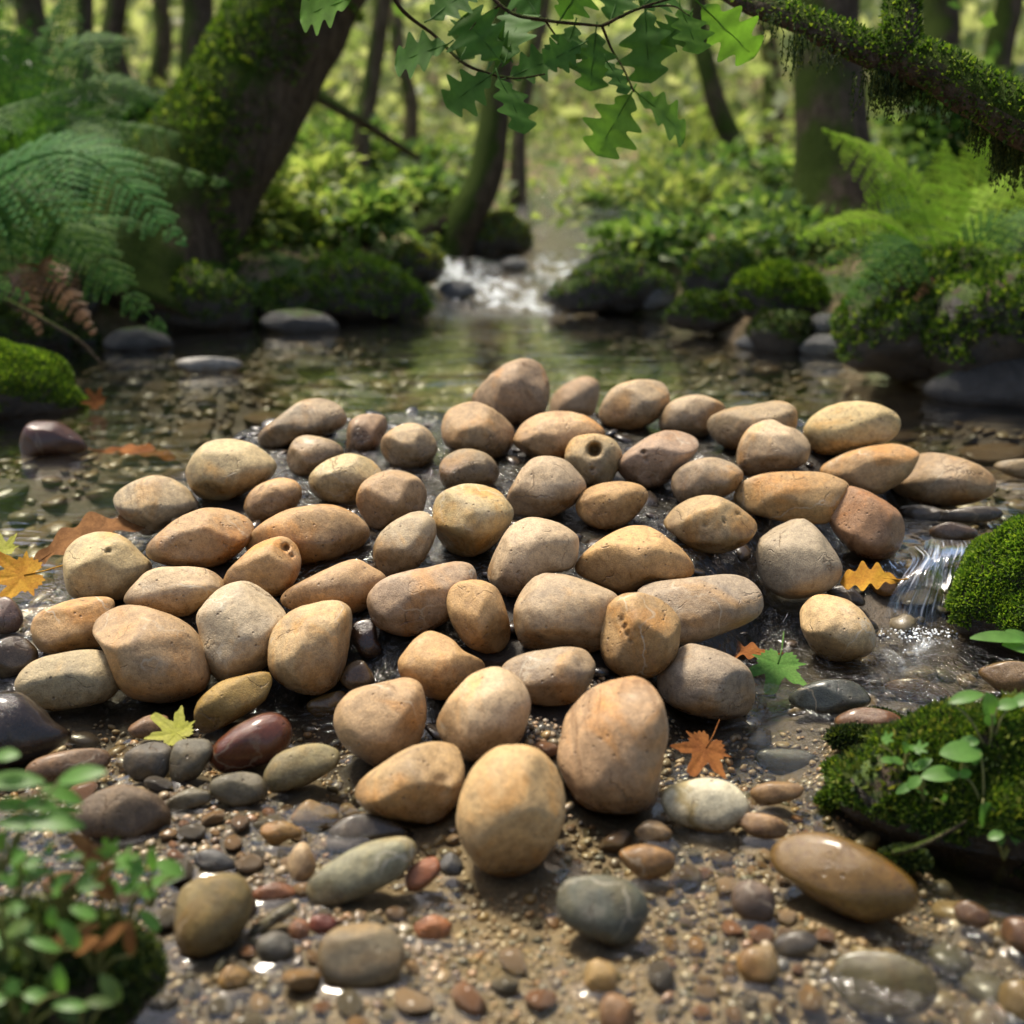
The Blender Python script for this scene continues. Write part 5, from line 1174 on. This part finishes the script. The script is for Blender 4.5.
def gravel(spots, flat, seed):
    r = np.random.default_rng(seed); n = len(spots); S = np.array(spots)
    z = G(S[:, 0], S[:, 1]); a = r.uniform(0, 6.28, n); ax = r.uniform(.65, 1.0, n); fl = r.uniform(flat[0], flat[1], n)
    Vl = iv[None] * np.stack([np.ones(n), ax, fl], 1)[:, None] * S[:, 2][:, None, None]
    Vl = Vl * (1 + .12 * np.sin(iv[None, :, 0] * 3 + a[:, None]) + .10 * np.sin(iv[None, :, 1] * 4 + 2 * a[:, None]))[:, :, None]
    c, s = np.cos(a)[:, None], np.sin(a)[:, None]
    X = Vl[:, :, 0] * c - Vl[:, :, 1] * s; Y = Vl[:, :, 0] * s + Vl[:, :, 1] * c
    tx, ty = r.normal(0, .2, n)[:, None], r.normal(0, .2, n)[:, None]
    Z = Vl[:, :, 2] + X * tx + Y * ty
    V = np.stack([X + S[:, 0][:, None], Y + S[:, 1][:, None], Z + (z + S[:, 2] * fl * .35)[:, None]], -1).reshape(-1, 3)
    F = (iF[None] + (np.arange(n) * len(iv))[:, None, None]).reshape(-1, 3)
    return V, F
mids = scatter(900, (-.46, .42), (.62, 1.16), lambda g: .0038 + .003 * g.random(), .86, rng, okp)
EXTRA += mids
o = obj('gravel', fast('gravel', *gravel(mids, (.55, .8), 15)), gravel_mat('pebble_gravel', [(c[0] * .8, c[1] * .8, c[2] * .8) for _, c, _ in KINDS], .7)); tag(o, 'mixed grey, rust and ochre grit between the foreground pebbles', 'gravel', None, 'stuff')
spots = scatter(7500, (-.8, .85), (.55, 1.28), lambda g: .0019 + .0036 * g.random() ** 2.0, .82, rng, lambda x, y: inview(x, y, 0, 200)[0])
o = obj('gravel', fast('gravel', *gravel(spots, (.55, .8), 5)), M['gravel']); tag(o, 'fine tan and brown gravel on the shallow stream bed', 'gravel', None, 'stuff')
# wet gravel on the bar between the heaped stones
spots = scatter(700, (-.85, .95), (1.15, 2.25), lambda g: .007 + .014 * g.random() ** 1.6, .85, rng, lambda x, y: sdf(x, y, BAR) < .02)
pal = gravel_mat('bar_gravel', [(.03, .024, .018), (.055, .04, .028), (.04, .034, .03), (.09, .06, .036), (.025, .022, .02)], .8)
o = obj('gravel', fast('gravel', *gravel(spots, (.3, .5), 6)), pal); tag(o, 'dark wet gravel of the bar between the heaped stones', 'gravel', None, 'stuff')
# cobbles on the pool bed
def okc(x, y):
    return sdf(x, y, CH) < -.02 and sdf(x, y, BAR) > -.02 and y > yline(x) - .02 and inview(x, y, 0, 300)[0]
cob = scatter(1700, (-1.75, 1.6), (1.3, 3.95), lambda g: .018 + .045 * g.random() ** 1.7, .84, rng, okc)
cob.sort(key=lambda q: -q[2] / q[1])
CK = [('tan', (.22, .16, .085), 'tan cobble on the bed of the pool, seen through the water'), ('brown', (.15, .10, .055), 'brown cobble on the bed of the pool, seen through the water'),
      ('grey green', (.12, .115, .085), 'grey green cobble on the bed of the pool, seen through the water'), ('yellowish', (.26, .20, .095), 'yellowish cobble on the bed of the pool, seen through the water')]
for (x, y, rr) in cob[:150]:
    me = protos[int(rng.integers(7))]; kn = CK[int(rng.integers(4))]; z = G(x, y)
    o = obj('cobble', me, None, None, (x, y, z + rr * .2)); o.scale = (rr * 1.2, rr * 1.2, rr * .55); o.rotation_euler = (rng.normal(0, .1), rng.normal(0, .1), rng.uniform(0, 6.28))
    f = rng.uniform(.75, 1.2); o.color = tuple(c * f for c in kn[1]) + (1,); o['waterline'] = .06
    tag(o, kn[2], 'cobble', '%s cobbles on the bed of the pool' % kn[0])
EXTRA += cob
cob += scatter(3400, (-1.75, 1.6), (1.3, 3.95), lambda g: .008 + .013 * g.random() ** 1.4, .80, rng, okc)
o = obj('cobbles', fast('cobbles', *gravel(cob[150:], (.3, .5), 8)), M['cobbles']); tag(o, 'mixed smaller cobbles carpeting the bed of the pool', 'cobbles', None, 'stuff')
lw = scatter(520, (.2, 1.2), (.7, 1.56), lambda g: .007 + .016 * g.random() ** 1.6, .86, rng, lambda x, y: y < yline(x) and sdf(x, y, BAR) > 0)
lw += scatter(360, (-1.15, -.35), (.75, 1.36), lambda g: .007 + .016 * g.random() ** 1.6, .86, rng, lambda x, y: y < yline(x) and sdf(x, y, BAR) > 0)
o = obj('cobbles', fast('cobbles', *gravel(lw, (.45, .65), 9)), M['cobbles']); tag(o, 'small brown cobbles under the shallow water beside the bar', 'cobbles', None, 'stuff')
# ------------------------------------------------------------------ light
SUN_EL, SUN_AZ = R(66), R(130)          # azimuth measured from +x towards +y: behind the far bank, to the left
sd = bpy.data.lights.new('sun', 'SUN'); sd.energy = 4.2; sd.angle = R(12.0); sd.color = (1.0, .92, .77)
so = bpy.data.objects.new('sun', sd); COL.objects.link(so)
dv = Vector((math.cos(SUN_EL) * math.cos(SUN_AZ), math.cos(SUN_EL) * math.sin(SUN_AZ), math.sin(SUN_EL)))
so.rotation_euler = dv.to_track_quat('Z', 'Y').to_euler(); so.location = dv * 20
w = bpy.data.worlds.new('World'); scene.world = w; w.use_nodes = True
nt = w.node_tree; bg = nt.nodes['Background']
sky = nt.nodes.new('ShaderNodeTexSky'); sky.sky_type = 'NISHITA'; sky.sun_disc = False
sky.sun_elevation = SUN_EL; sky.sun_rotation = R(90) - SUN_AZ; sky.dust_density = 3.0; sky.air_density = 1.0; sky.ozone_density = .6
nt.links.new(sky.outputs[0], bg.inputs[0]); bg.inputs[1].default_value = .135
vs = scene.view_settings; vs.view_transform = 'Standard'; vs.look = 'None'; vs.gamma = 1.0; vs.exposure = 0.62
cy = scene.cycles
cy.use_denoising = True
try: cy.denoiser = 'OPENIMAGEDENOISE'
except Exception: pass
cy.max_bounces = 8; cy.diffuse_bounces = 3; cy.glossy_bounces = 3; cy.transmission_bounces = 4; cy.transparent_max_bounces = 10
cy.caustics_reflective = False; cy.caustics_refractive = False; cy.sample_clamp_indirect = 6
